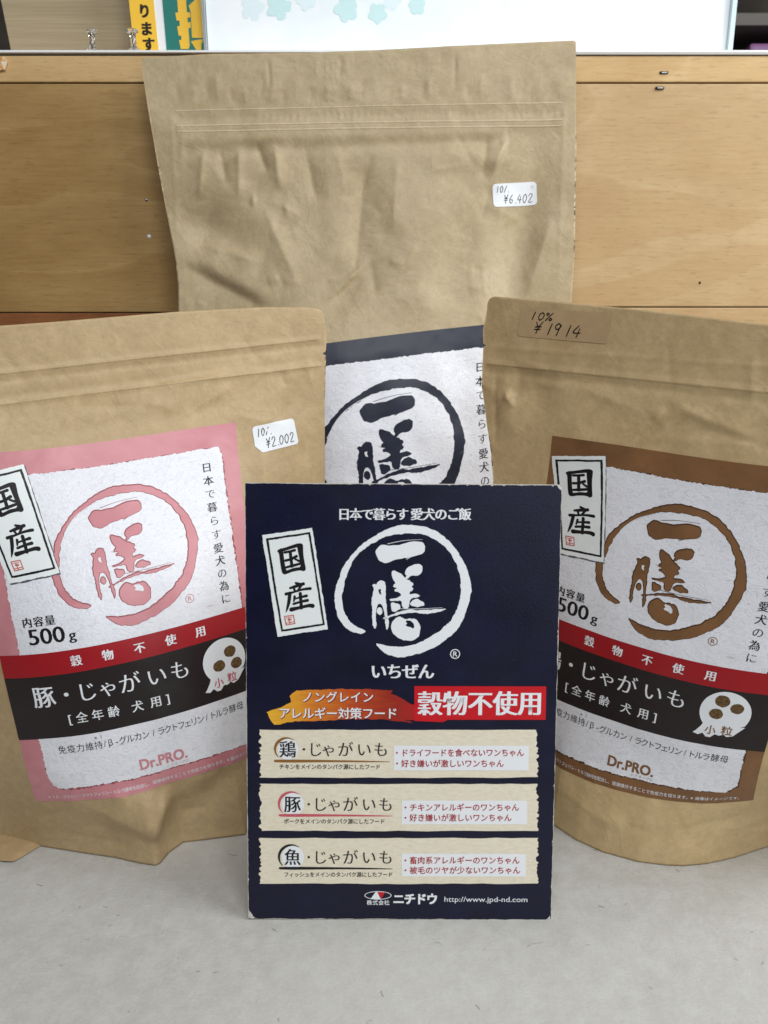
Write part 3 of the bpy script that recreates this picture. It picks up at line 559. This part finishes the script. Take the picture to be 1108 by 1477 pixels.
for x, z in ((.1945, .4453), (.1925, .4357)):
    s = box('staple', x-.0030, x+.0030, .2839, .2850, z-.0007, z+.0009, slot, bp, .0003); box('staple_wire', x-.0018, x+.0020, .2834, .2841, z-.0005, z+.0003, steel, s, .0002)
def lathe(prof, n=20):
    V = [(r*math.cos(2*math.pi*k/n), r*math.sin(2*math.pi*k/n), z) for r, z in prof for k in range(n)]; F = [(i*n+k, i*n+(k+1) % n, (i+1)*n+(k+1) % n, (i+1)*n+k) for i in range(len(prof)-1) for k in range(n)]
    return V, F
def dot_on_wall(name, x, z, r, m):
    V, F = lathe([(0, .0006), (r*.7, .0005), (r, 0)], 12); V = [(a+x, .2849-c, b+z) for a, b, c in V]; return new_obj(name, V, F, m, bp)
dot_on_wall('nail_head', -.1719, .363, .0011, steel); dot_on_wall('paint_speck', -.1719, .338, .0014, M['white']); dot_on_wall('nail_hole', .2345, .3055, .0009, slot)
# white ledge sheet on the rail
lw = mat('white plastic ledge', lin(242,243,243), .5); lg = mat('grey plastic lip', lin(150,146,138), .5)
le = thing('white_ledge', 'thin white plastic ledge lying along the top of the back board', 'ledge', (0, .31, .456))
box('ledge_sheet', -.55, .55, .2832, .345, .4577, .4591, lw, le, .0002)
box('ledge_lip', -.55, .06, .2880, .340, .4563, .4577, lg, le, .0003)
box('ledge_lip', .062, .55, .2832, .340, .4563, .4577, mat('pale grey lip', lin(186,184,178), .5), le, .0005)
# push pins
clear = mat('smoky clear plastic', (.80, .74, .66, 1), .1, .5, trans=.96, ior=1.49)
prof = [(0, 0), (.0044, 0), (.0047, .0007), (.0044, .0017), (.0030, .0030), (.0021, .0042), (.0019, .0075), (.0021, .0112), (.0026, .0124), (.0040, .0131), (.0042, .0138), (.0038, .0144), (0, .0146)]
def pin(x, y, label, tilt):
    p = thing('push_pin', label, 'push pin', (x, y, .4591), 'clear push pins on the ledge'); V, F = lathe(prof, 24); V = [(a+x, b+y, c+.4591) for a, b, c in V]; new_obj('pin_head', V, F, clear, p)
    V, F = lathe([(0, .0145), (.00045, .0138), (.00055, .001), (0, .0002)], 10); new_obj('steel_needle', [(a+x, b+y, c+.4591) for a, b, c in V], F, steel, p)
    p.rotation_euler = (0, tilt, 0)
pin(-.2030, .290, 'clear push pin further left, standing in front of the brown cardboard', .02)
pin(-.1738, .290, 'clear push pin right beside the yellow poster strip', -.05)
# torn tape scrap at the far left
V = [(-.275, .2842, .4545), (-.262, .2838, .4552), (-.2605, .2836, .4515), (-.2625, .2838, .4470), (-.275, .2841, .4455)]
V2 = [(x, y-.0012, z) for x, y, z in V]; F = [(0, 4, 3, 2, 1), (5, 6, 7, 8, 9)]+[(i, (i+1) % 5, (i+1) % 5+5, i+5) for i in range(5)]
om = mat('torn orange card', lin(226,170,96), .6); t = NT(om); t.base(t.ramp(t.noise(t.coord(), 260, 4, .7), [(.42, lin(214,150,70)), (.58, lin(240,226,200))]))
tag(new_obj('torn_card_scrap', V+V2, F, om, None, False), 'torn orange card scrap stuck at the left end of the top rail', 'card scrap')
# ------------------------------------------------------------ things behind the board
cb = mat('brown corrugated card', lin(150,136,112), .75, .3); t = NT(cb); c = t.noise(t.coord((3, 1, 150)), 4, 4, .6); t.base(t.ramp(c, [(.3, lin(164,147,116)), (.7, lin(186,168,136))]))
V = [(-.2740, .352, .35), (-.18, .352, .35), (-.18, .352, .60), (-.2985, .352, .60)]; V += [(x, y+.005, z) for x, y, z in V]
tag(new_obj('cardboard_sheet', V, [(0, 1, 2, 3), (7, 6, 5, 4), (0, 4, 5, 1), (1, 5, 6, 2), (2, 6, 7, 3), (3, 7, 4, 0)], cb, None, False), 'brown ribbed cardboard standing behind the push pins', 'cardboard')
def slab(name, q, y0, y1, m, parent):
    V = [(x, y0, z) for x, z in q]+[(x, y1, z) for x, z in q]; n = len(q)
    return new_obj(name, V, [tuple(range(n)), tuple(range(2*n-1, n-1, -1))]+[(i, i+n, (i+1) % n+n, (i+1) % n) for i in range(n)], m, parent, False)
yl = ink('yellow poster print', lin(248,198,62)); te = ink('teal poster print', lin(34,122,112)); bk = ink('poster black', lin(24,20,16))
po = thing('poster', 'yellow and teal poster with bold Japanese lettering beside a white frame', 'poster', (-.15, .326, .36))
slab('poster_sheet', [(-.1795, .34), (-.090, .34), (-.090, .56), (-.1875, .56)], .3256, .3266, lw, po)
slab('yellow_strip', [(-.1794, .341), (-.1614, .341), (-.1695, .559), (-.1874, .559)], .3252, .3255, yl, po)
slab('teal_panel', [(-.1570, .341), (-.0905, .341), (-.0905, .559), (-.1625, .559)], .3252, .3255, te, po)
ph = lambda yy: (lambda u, v, off: np.stack([np.asarray(u)*.001, np.full(len(u), yy-off*.001), np.asarray(v)*.001], -1))
decal('lettering', chars([('り', -174.6, 496.5, 9.6, 9.6), ('ま', -174.0, 485.0, 9.6, 9.6), ('す', -173.2, 474.8, 9.6, 9.6)], 'black'), ph(.3251), .05, bk, po, 0)
K = [[(-150.2,510),(-144,510),(-143.6,495.5),(-141.5,495.8),(-141.2,492.6),(-143.5,492),(-143.4,489),(-141.5,489.5),(-141.4,486),(-143.2,485),(-143,474),(-144,471.8),(-149.7,471.8),(-150.6,477.5),(-148.9,477.8),(-148.8,480.6),(-150.6,480.4),(-151.4,486.4),(-149.3,487),(-149.5,490.2),(-151.5,490.4),(-152.1,495.4),(-150,495.5)],
     [(-142,500),(-132.8,507),(-132.8,479),(-141.0,479.2),(-140.9,495.6)], [(-141.8,476.6),(-134,478.2),(-134.6,471.2),(-138.4,471.2)], [(-141.8,477),(-132.8,478.4),(-133.5,475.8),(-141.2,475.4)]]
decal('lettering', merge([poly(k, [], 0) for k in K]), ph(.3251), .05, yl, po, 0)
fr = thing('acrylic_frame', 'white printed sheet in a clear acrylic frame with pale teal leaves', 'picture frame', (.06, .318, .36))
def leafcol():
    m = mat('white sheet print', lin(240,246,247), .5, .3); t = NT(m); n = t.noise(t.coord(), 22, 3, .5); t.base(t.ramp(n, [(.4, lin(234,242,244)), (.62, lin(244,248,249))])); return m
slab('frame_sheet', [(-.1275, .34), (.2500, .34), (.2500, .60), (-.1295, .60)], .3205, .3215, leafcol(), fr)
ed = mat('clear frame edge', lin(206,214,216), .15, .5, trans=.55, ior=1.3); edw = mat('pale frame border', lin(206,222,228), .25)
slab('frame_edge', [(-.1295, .34), (-.1277, .34), (-.1300, .60), (-.1322, .60)], .3165, .3225, ed, fr)
slab('frame_edge', [(.2502, .34), (.2540, .34), (.2530, .60), (.2502, .60)], .3165, .3225, edw, fr)
slab('frame_edge', [(-.1274, .4605), (.2498, .4625), (.2498, .4648), (-.1274, .4628)], .3185, .3203, edw, fr)
l1 = ink('pale teal leaf print', lin(200,230,230)); l2 = ink('faint teal leaf print', lin(222,238,241))
def leaf(cx, cz, r, seed, rot=0.0):
    q = []
    rr = random.Random(seed)
    for k in range(30):
        a = 2*math.pi*k/30; s = r*(.62+.38*abs(math.cos(2.5*(a+rot)))**.7)*(1+rr.uniform(-.08, .08)); q.append((cx+s*math.cos(a), cz+s*math.sin(a)))
    return poly(q, [], 0)
for a in ((-76, 498, 9.5, 1), (-27, 496, 9, 2, .6), (-4.5, 493.5, 7, 3, .3), (24, 498.5, 6.5, 4, .9)): decal('leaf_print', leaf(*a), ph(.3204), .08, l1, fr, 0)
for a in ((-95, 497, 9, 5), (-56, 503, 8, 6, .5), (6, 502, 7, 7)): decal('leaf_print', leaf(*a), ph(.3204), .04, l2, fr, 0)
dk = mat('dim room wall', lin(70,64,58), .9); t = NT(dk); t.base(t.ramp(t.noise(t.coord(), 5, 4, .6), [(.35, lin(48,43,38)), (.65, lin(92,84,76))]))
o = box('back_wall', -1.2, 1.2, 1.10, 1.14, 0, 1.6, dk); o['kind'] = 'structure'
sh = thing('storage_shelf', 'dim grey storage shelf far behind the frame on the right', 'shelf', (.55, .8, 0))
sm = mat('grey shelf board', lin(92,86,82), .7)
for z in (.30, .50, .604, .72): box('shelf_board', .36, .85, .70, .90, z, z+.013, sm, sh, .001)
box('side_panel', .852, .87, .70, .90, .0, .74, sm, sh); box('side_panel', .342, .358, .70, .90, .0, .74, sm, sh)
tag(box('grey_carton', .375, .43, .73, .80, .5135, .585, mat('grey carton', lin(150,140,132), .7), None, .002), 'grey carton on the dim shelf beside the white frame', 'carton')
tag(box('purple_packet', .437, .49, .72, .78, .5135, .592, mat('purple packet', lin(120,74,120), .5), None, .004), 'small purple packet lying on the dim shelf at right', 'packet')
# ------------------------------------------------------------ pouches
def make_pouch(key, label, body_mat, W, Db, step, group=None):
    D = dict(BAGS[key]); D['corner'] = 1.2 if key == 'B' else 5.0; D['W'] = W; D['Db'] = Db; P = Pouch(D)
    root = thing('stand_up_pouch', label, 'pouch', (D['pos'][0]*.001, D['pos'][1]*.001, 0), 'brown paper stand-up pouches')
    pouch_body(P, root, body_mat, step); return P, root
PB, rb = make_pouch('B', 'large tall brown paper pouch with navy label standing behind the others', M['kraft_a'], WB, 36, 1.25)
lb = add_label(PB, rb, 'navy', '', 'navy bordered label', False)
PL, rl = make_pouch('L', 'brown paper pouch with pink bordered label leaning at the left', M['kraft_b'], WL, 40, 1.15)
add_label(PL, rl, 'pink', '豚', 'pink bordered label')
PR, rr_ = make_pouch('R', 'brown paper pouch with brown bordered label standing at the right', M['kraft_c'], WR, 45, 1.15)
add_label(PR, rr_, 'brown', '鶏', 'brown bordered label')
zr = {}
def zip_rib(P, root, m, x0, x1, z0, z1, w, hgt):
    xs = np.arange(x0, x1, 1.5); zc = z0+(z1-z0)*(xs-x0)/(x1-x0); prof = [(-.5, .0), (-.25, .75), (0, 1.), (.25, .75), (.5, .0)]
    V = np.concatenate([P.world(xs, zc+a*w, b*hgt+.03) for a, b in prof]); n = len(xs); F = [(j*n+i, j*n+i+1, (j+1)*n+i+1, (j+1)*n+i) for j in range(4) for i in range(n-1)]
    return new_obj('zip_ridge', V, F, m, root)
for z0, z1, w_, h_ in ((410.6, 409.9, 1.3, .26), (406.8, 406.2, 1.2, .22), (420.2, 420.8, 1.0, .16)): zip_rib(PB, rb, M['highlit'], -116, 147, z0, z1, w_, h_)
for z0, z1, w_, h_ in ((262.6, 262.0, 1.6, .16), (246.4, 246.0, 1.6, .14)): zip_rib(PL, rl, M['kraft_b'], -134, 139, z0, z1, w_, h_)
for z0, z1, w_, h_ in ((252.6, 250.6, 1.8, .15),): zip_rib(PR, rr_, M['kraft_c'], -117, 128, z0, z1, w_, h_)
sticker(PB, ((99.1,369.3),(130.2,371.5),(131.4,356.5),(100.1,354.2)), .3, [('10/.', .07, .62, .085, .27), ('¥6.402', .22, .14, .125, .36)], rb, 'small white price sticker reading 6.402', pen=.42)
sticker(PL, ((88.5,214.9),(114.9,216.7),(115.4,200.9),(88.5,198.6)), .3, [('10/.', .08, .60, .10, .28), ('¥2.002', .24, .13, .125, .34)], rl, 'small white price sticker reading 2.002', clip=True, pen=.45)
film = mat('glossy kraft film', lin(176,148,106), .3, .5, coat=.3); t = NT(film); t.base(t.ramp(t.noise(t.coord(), 60, 5, .7), [(.3, lin(182,154,115)), (.7, lin(197,169,130))]))
sticker(PR, ((-99.1,285.2),(-46.1,284.1),(-46.1,268.4),(-99.4,269.4)), .3, [('10%', .12, .62, .085, .26), ('¥', .17, .16, .11, .38), ('1', .31, .14, .11, .38), ('9', .39, .14, .11, .4), ('1', .52, .14, .11, .38), ('4', .6, .14, .12, .38)], rr_, 'clear price sticker with black handwriting reading 1914', m=film, pen=.62, rad=.03)
# folded corner of the pink pouch gusset peeping out at the lower left
fd = []
nU, nV = 14, 8
for j in range(nV+1):
    for i in range(nU+1):
        u = i/nU; v = j/nV; x = -.222+.037*u; y1 = .0600-.0210*min(1, max(0, min(.18+u*2.6, (1-u)*2.3)))
        y0 = .074-.008*u; y = y0+(y1-y0)*v+.0; z = .0006+.0022*(1-v)+.0022*max(0, .5-abs(u-.35))*v; fd.append((x+.006*v*(1-u), y, z))
FV = np.array(fd); FF = [(j*(nU+1)+i, (j+1)*(nU+1)+i, (j+1)*(nU+1)+i+1, j*(nU+1)+i+1) for j in range(nV) for i in range(nU)]
new_obj('gusset_fold', FV, FF, M['kraft_b'], rl)
# ------------------------------------------------------------ display card
CW, CH = 147.6, 212.6; CR = rot3(.17, 10.36, .42); CO = np.array([7.65, -.25, 0.])
def cardp(u, y, v): return (np.stack([np.asarray(u, float), np.asarray(y, float)-.9*(1-(np.asarray(u, float)/74)**2)*np.asarray(v, float)/212-.5*np.sin(np.asarray(v, float)/212*3.1)+0*np.asarray(u, float), np.asarray(v, float)], -1) @ CR.T+CO)*.001
def chost(u, v, off): return cardp(u, -off+0*np.asarray(u), v)
HM = [[0.30627583890210686, 0.002683130376717412, -180.17437703863], [0.001468948658768717, -0.32096528194098844, 425.07408023391145], [-2.525279516694823e-06, -6.925924230789427e-05, 1.]]  # homography from image pixels to the card plane
def cm(x, y):
    """image pixel coordinates of the card artwork -> card millimetres"""
    w = HM[2][0]*x+HM[2][1]*y+1; return (HM[0][0]*x+HM[0][1]*y+HM[0][2])/w, (HM[1][0]*x+HM[1][1]*y+HM[1][2])/w
A8 = lambda u, v: cm(340+u*.4332, 680+v*.4332); A1 = lambda u, v: cm(340+u*.4332, 960+v*.4332); A2 = lambda u, v: cm(340+u*.4332, 1170+v*.4332); A3 = lambda u, v: cm(470+u*.2076, 740+v*.2076); A4 = lambda u, v: cm(370+u*.11506, 750+v*.1151)
card = thing('display_card', 'navy blue display card with white brush lettering standing in front', 'display card', (.008, .002, 0))
nu, nv, th = 60, 80, 1.3
us = np.linspace(-CW/2, CW/2, nu+1); vs = np.linspace(0.3, CH, nv+1); U, Vv = np.meshgrid(us, vs)
rj = random.Random(2); edge = np.array([[rj.uniform(-.12, .05) if (i in (0, nu)) else 0 for i in range(nu+1)] for j in range(nv+1)])
U2 = U+edge*np.sign(U)
fr_ = cardp(U2.ravel(), 0.0, Vv.ravel()); bk_ = cardp(U.ravel(), th, Vv.ravel()); n = fr_.shape[0]; idx = np.arange(n).reshape(nv+1, nu+1)
A, B, C_, D_ = idx[:-1, :-1].ravel(), idx[:-1, 1:].ravel(), idx[1:, 1:].ravel(), idx[1:, :-1].ravel()
new_obj('board', np.concatenate([fr_, bk_]), (np.stack([A, B, C_, D_], 1).tolist()+(np.stack([A, D_, C_, B], 1)+n).tolist()
   + [(idx[0, i], idx[0, i]+n, idx[0, i+1]+n, idx[0, i+1]) for i in range(nu)]+[(idx[-1, i+1], idx[-1, i+1]+n, idx[-1, i]+n, idx[-1, i]) for i in range(nu)]
   + [(idx[j+1, 0], idx[j+1, 0]+n, idx[j, 0]+n, idx[j, 0]) for j in range(nv)]+[(idx[j, -1], idx[j, -1]+n, idx[j+1, -1]+n, idx[j+1, -1]) for j in range(nv)]), M['core'], card, False)
e = .25
face = decal('printed_face', poly(rough([(-CW/2+e, .5), (CW/2-e, .5), (CW/2-e, CH-.3), (-CW/2+e, CH-.3)], 1.4, .14, 5), [], 12), chost, .05, M['card'], card, 12)
def cd(name, geo, off, m, step=0): return decal(name, geo, chost, off, m, face, 8)
def crow(s, xa, xb, y, em, style, fx, sy=None):
    a = fx(xa+em/2, y); b = fx(xb-em/2, y); k = .1382*(CW/447/.1382*.4332)      # local millimetres per zoomed unit
    n_ = len(s); return chars([(c, a[0]+(b[0]-a[0])*i/max(1, n_-1), a[1]+(b[1]-a[1])*i/max(1, n_-1), em*k, (sy or em)*k) for i, c in enumerate(s) if c not in ' 　'], style)
cd('headline_lettering', merge([crow('日本で暮らす', 340, 576, 142, 42, 'minb', A8), crow('愛犬のご飯', 582, 784, 142, 42, 'minb', A8)]), .12, M['white'])
q = [(72,190),(700,97),(897,1360),(268,1460)]
cd('sign_panel', poly([A4(*p) for p in rough(q, 26, 5, 3)], [], 0), .12, M['sign'])
cd('border_line', poly([A4(*p) for p in rough([(120,230),(677,148),(860,1312),(313,1397)], 24, 3, 6)], [[A4(*p) for p in rough([(152,252),(654,176),(834,1292),(334,1368)], 24, 3, 8)]], 0), .18, M['text'])
cd('brush_lettering', kokusan(A4), .18, M['text']); cd('seal_stamp', seal_mark(A4), .18, M['seal'])
cd('brushed_mark', logo(A3, 4, 0, 1), .12, M['white'])
cd('brush_hairline', merge([(np.array([A3(*p) for p in s[0]]), s[1]) for s in [stroke(h) for h in HAIR[1:]]]), .14, M['white'])
c = A8(730, 606); cd('registered_mark', regmark(c[0], c[1], 2.35, .4), .12, M['white'])
cd('name_lettering', crow('いちぜん', 448, 662, 664, 56, 'minb', A8), .12, M['white'])
br = [(103,152),(150,138),(185,120),(180,100),(205,82),(280,78),(360,76),(440,76),(522,80),(516,92),(540,100),(560,112),(588,128),(650,128),(650,184),(560,178),(600,190),(500,178),(380,176),(280,182),(200,184),(130,196),(118,180)]
cd('brush_stroke_print', poly([A1(*p) for p in rough(br, 7, 1.6, 4)], [], 2.5), .12, M['sunset'])
for dx, dy, st, m_, o_ in ((1.4, 1.6, 'black', 'outline', .17), (0, 0, 'bold', 'white', .23)):
    cd('caption_lettering', merge([crow('ノングレイン', 220+dx, 460+dx, 103+dy, 39, st, A1), crow('アレルギー対策フード', 142+dx, 540+dx, 157+dy, 41, st, A1)]), o_, M[m_])
rb_ = [(595,66),(1033,68),(1031,179),(706,178),(690,186),(594,182)]
cd('red_panel', poly([A1(*p) for p in rb_], [], 0), .18, M['cardred']); cd('red_panel_lettering', crow('穀物不使用', 605, 1022, 124, 84, 'minb', A1, 88), .26, M['white'])
for fx, y0, y1, yc, kan, xs, ac, yl_, cap, cx0, cx1, ycap, wb, t1, x1, t2, x2, dsh, sd in (
  (A1, 212, 371, 277, '鶏', 0, 'orange_brown', 316, 'チキンをメインのタンパク源にしたフード', 145, 483, 335, (527, 264, 975, 347), '・ドライフードを食べないワンちゃん', 960, '・好き嫌いが激しいワンちゃん', 893, 524, 1),
  (A1, 392, 549, 460, '豚', 16, 'rose', 497, 'ポークをメインのタンパク源にしたフード', 160, 498, 517, (553, 447, 970, 527), '・チキンアレルギーのワンちゃん', 944, '・好き嫌いが激しいワンちゃん', 919, 552, 2),
  (A2, 88, 241, 152, '魚', 16, 'text', 189, 'フィッシュをメインのタンパク源にしたフード', 160, 524, 210, (553, 140, 966, 217), '・畜肉系アレルギーのワンちゃん', 946, '・被毛のツヤが少ないワンちゃん', 948, 552, 3)):
    r = random.Random(sd); Lr = [(80+r.uniform(-3, 8), y0+(y1-y0)*k/26) for k in range(26, 0, -1)]; Rr = [(1006+r.uniform(-8, 3), y0+(y1-y0)*k/26) for k in range(0, 26)]
    pan = [(80, y0)]+[(80+k*46.3, y0+r.uniform(-1.3, 1.3)) for k in range(1, 20)]+Rr+[(1006-k*46.3, y1+r.uniform(-1.5, 1.5)) for k in range(0, 20)]+Lr
    p = cd('cream_panel', poly([fx(*p) for p in pan], [], 4), .12, M['cream']); s_ = 0
    R_ = 34 if not xs else 37; kx = 174+xs
    cd('name_roundel', poly([fx(*q_) for q_ in disc(kx+1, yc, R_, R_+1)], [], 0), .18, M['white'])
    arc = [(kx-2+(R_+3)*math.cos(a)*1.08, yc-(R_+3)*math.sin(a)*1.02, w) for a, w in ((1.0, 2), (1.5, 5), (2.0, 8), (2.5, 9), (3.0, 8), (3.5, 5), (3.9, 2))]
    V, F = stroke(arc); cd('roundel_arc', (np.array([fx(*q_) for q_ in V]), F), .22, M[ac])
    V, F = stroke([(132+xs, yl_, 8), (180+xs, yl_, 10), (320+xs, yl_, 7), (430+xs, yl_+1, 5), (512+xs*.6, yl_+2, 2)]); cd('underline_print', (np.array([fx(*q_) for q_ in V]), F), .18, M[ac])
    k = CW/447*.4332
    X = [(kan, kx, 58), ('・', 228+xs, 40), ('じ', 266+xs, 52), ('ゃ', 310+xs*1.2, 52), ('が', 366+xs, 54), ('い', 428+xs, 52), ('も', 484+xs, 52)]
    cd('recipe_lettering', chars([(ch, *fx(x, yc), em*k, em*k*1.05) for ch, x, em in X], 'min'), .26, M['text'])
    cd('caption_lettering', crow(cap, cx0, cx1, ycap, (cx1-cx0)/len(cap)*1.04, 'bold', fx, 19), .18, M['text'])
    x0, ya, x1_, yb_ = wb; cd('white_panel', poly([fx(x0, ya), fx(x1_, ya+1), fx(x1_, yb_), fx(x0, yb_-1)], [], 0), .18, M['white'])
    hh = (yb_-ya); em1 = (x1-dsh-4)/len(t1); cd('red_lettering', merge([crow(t1, dsh, x1, ya+hh*.29, em1*1.02, 'bold', fx, 28), crow(t2, dsh, x2, ya+hh*.72, (x2-dsh-4)/len(t2)*1.02, 'bold', fx, 28)]), .24, M['dred'])
k = CW/447*.4332
cd('company_emblem', poly([A2(*p) for p in disc(474, 280, 45, 14, 40)], [[A2(*p) for p in disc(474, 280, 42.5, 12, 40)]], 0), .12, M['white'])
cd('company_emblem', merge([poly([A2(*p) for p in t_], [], 0) for t_ in ([(449,292),(468,266),(472,270),(483,292)], [(452,291),(468,268),(484,291)])][:1]), .14, M['white'])
cd('company_emblem', poly([A2(*p) for p in [(471,268),(498,269),(485,291)]], [], 0), .16, M['cardred'])
cd('company_lettering', crow('株式会社', 436, 513, 304, 19, 'bold', A2), .12, M['white'])
cd('company_lettering', crow('ニチドウ', 523, 674, 292, 40, 'black', A2, 42), .12, M['white'])
a = A2(695, 301); b = A2(971, 301); cd('web_address', latin('http://www.jpd-nd.com', a[0], b[0], a[1], 2.7, 'goth'), .12, M['white'])
rs = random.Random(21); sc_ = []
for i in range(34):
    x, y = rs.uniform(-68, 68), rs.uniform(6, 206); a_ = rs.uniform(0, 6.28); L_ = rs.uniform(2, 9); cv = rs.uniform(-1, 1)
    sc_.append(stroke([(x, y, .07), (x+L_*.5*math.cos(a_), y+L_*.5*math.sin(a_), .13), (x+L_*math.cos(a_+cv*.5), y+L_*math.sin(a_+cv*.5), .05)], 5))
o = cd('scratch_marks', merge(sc_), .09, ink('faint scratch', lin(38,44,74))); o['kind'] = 'stuff'
wear = [poly(rough([(-CW/2+.2, .4), (-CW/2+5.0, .4), (-CW/2+2.2, 1.5), (-CW/2+.9, 4.6), (-CW/2+.2, 5.4)], .5, .35, 3), [], 0), poly(rough([(CW/2-.3, .4), (CW/2-.3, 3.0), (CW/2-2.6, .5)], .5, .3, 4), [], 0), poly(rough([(CW/2-.3, CH-.4), (CW/2-2.4, CH-.4), (CW/2-.4, CH-2.6)], .5, .3, 4), [], 0)]
for k_ in range(26):
    if k_ % 2: x = rs.uniform(-72, 72); wear.append(poly(rough([(x, CH-.3), (x+rs.uniform(.5, 2.4), CH-.3), (x+.8, CH-.3-rs.uniform(.2, .6))], .3, .1, k_), [], 0))
    else: z_ = rs.uniform(4, 208); s_ = rs.choice((-1, 1)); wear.append(poly(rough([(s_*(CW/2-.25), z_), (s_*(CW/2-.25), z_+rs.uniform(.5, 2.2)), (s_*(CW/2-.25-rs.uniform(.2, .5)), z_+.7)], .3, .1, k_), [], 0))
o = cd('edge_wear', merge(wear), .09, M['core']); o['kind'] = 'stuff'
# cardboard easel strut behind the card
st = [cardp([-22, 22], th+.2, [118, 118]), cardp([-22, 22], th+.9, [118, 118])]
base = np.array([[-.022+.0076, .078, .0006], [.022+.0076, .078, .0006]]); base2 = base+np.array([0, .0012, 0])
V = [*st[0], *base[::-1], *st[1], *base2[::-1]]
new_obj('easel_strut', V, [(0, 1, 2, 3), (7, 6, 5, 4), (0, 4, 5, 1), (1, 5, 6, 2), (2, 6, 7, 3), (3, 7, 4, 0)], M['core'], card, False)
for o in list(bpy.data.objects):
    if '_w' in o: del o['_w']
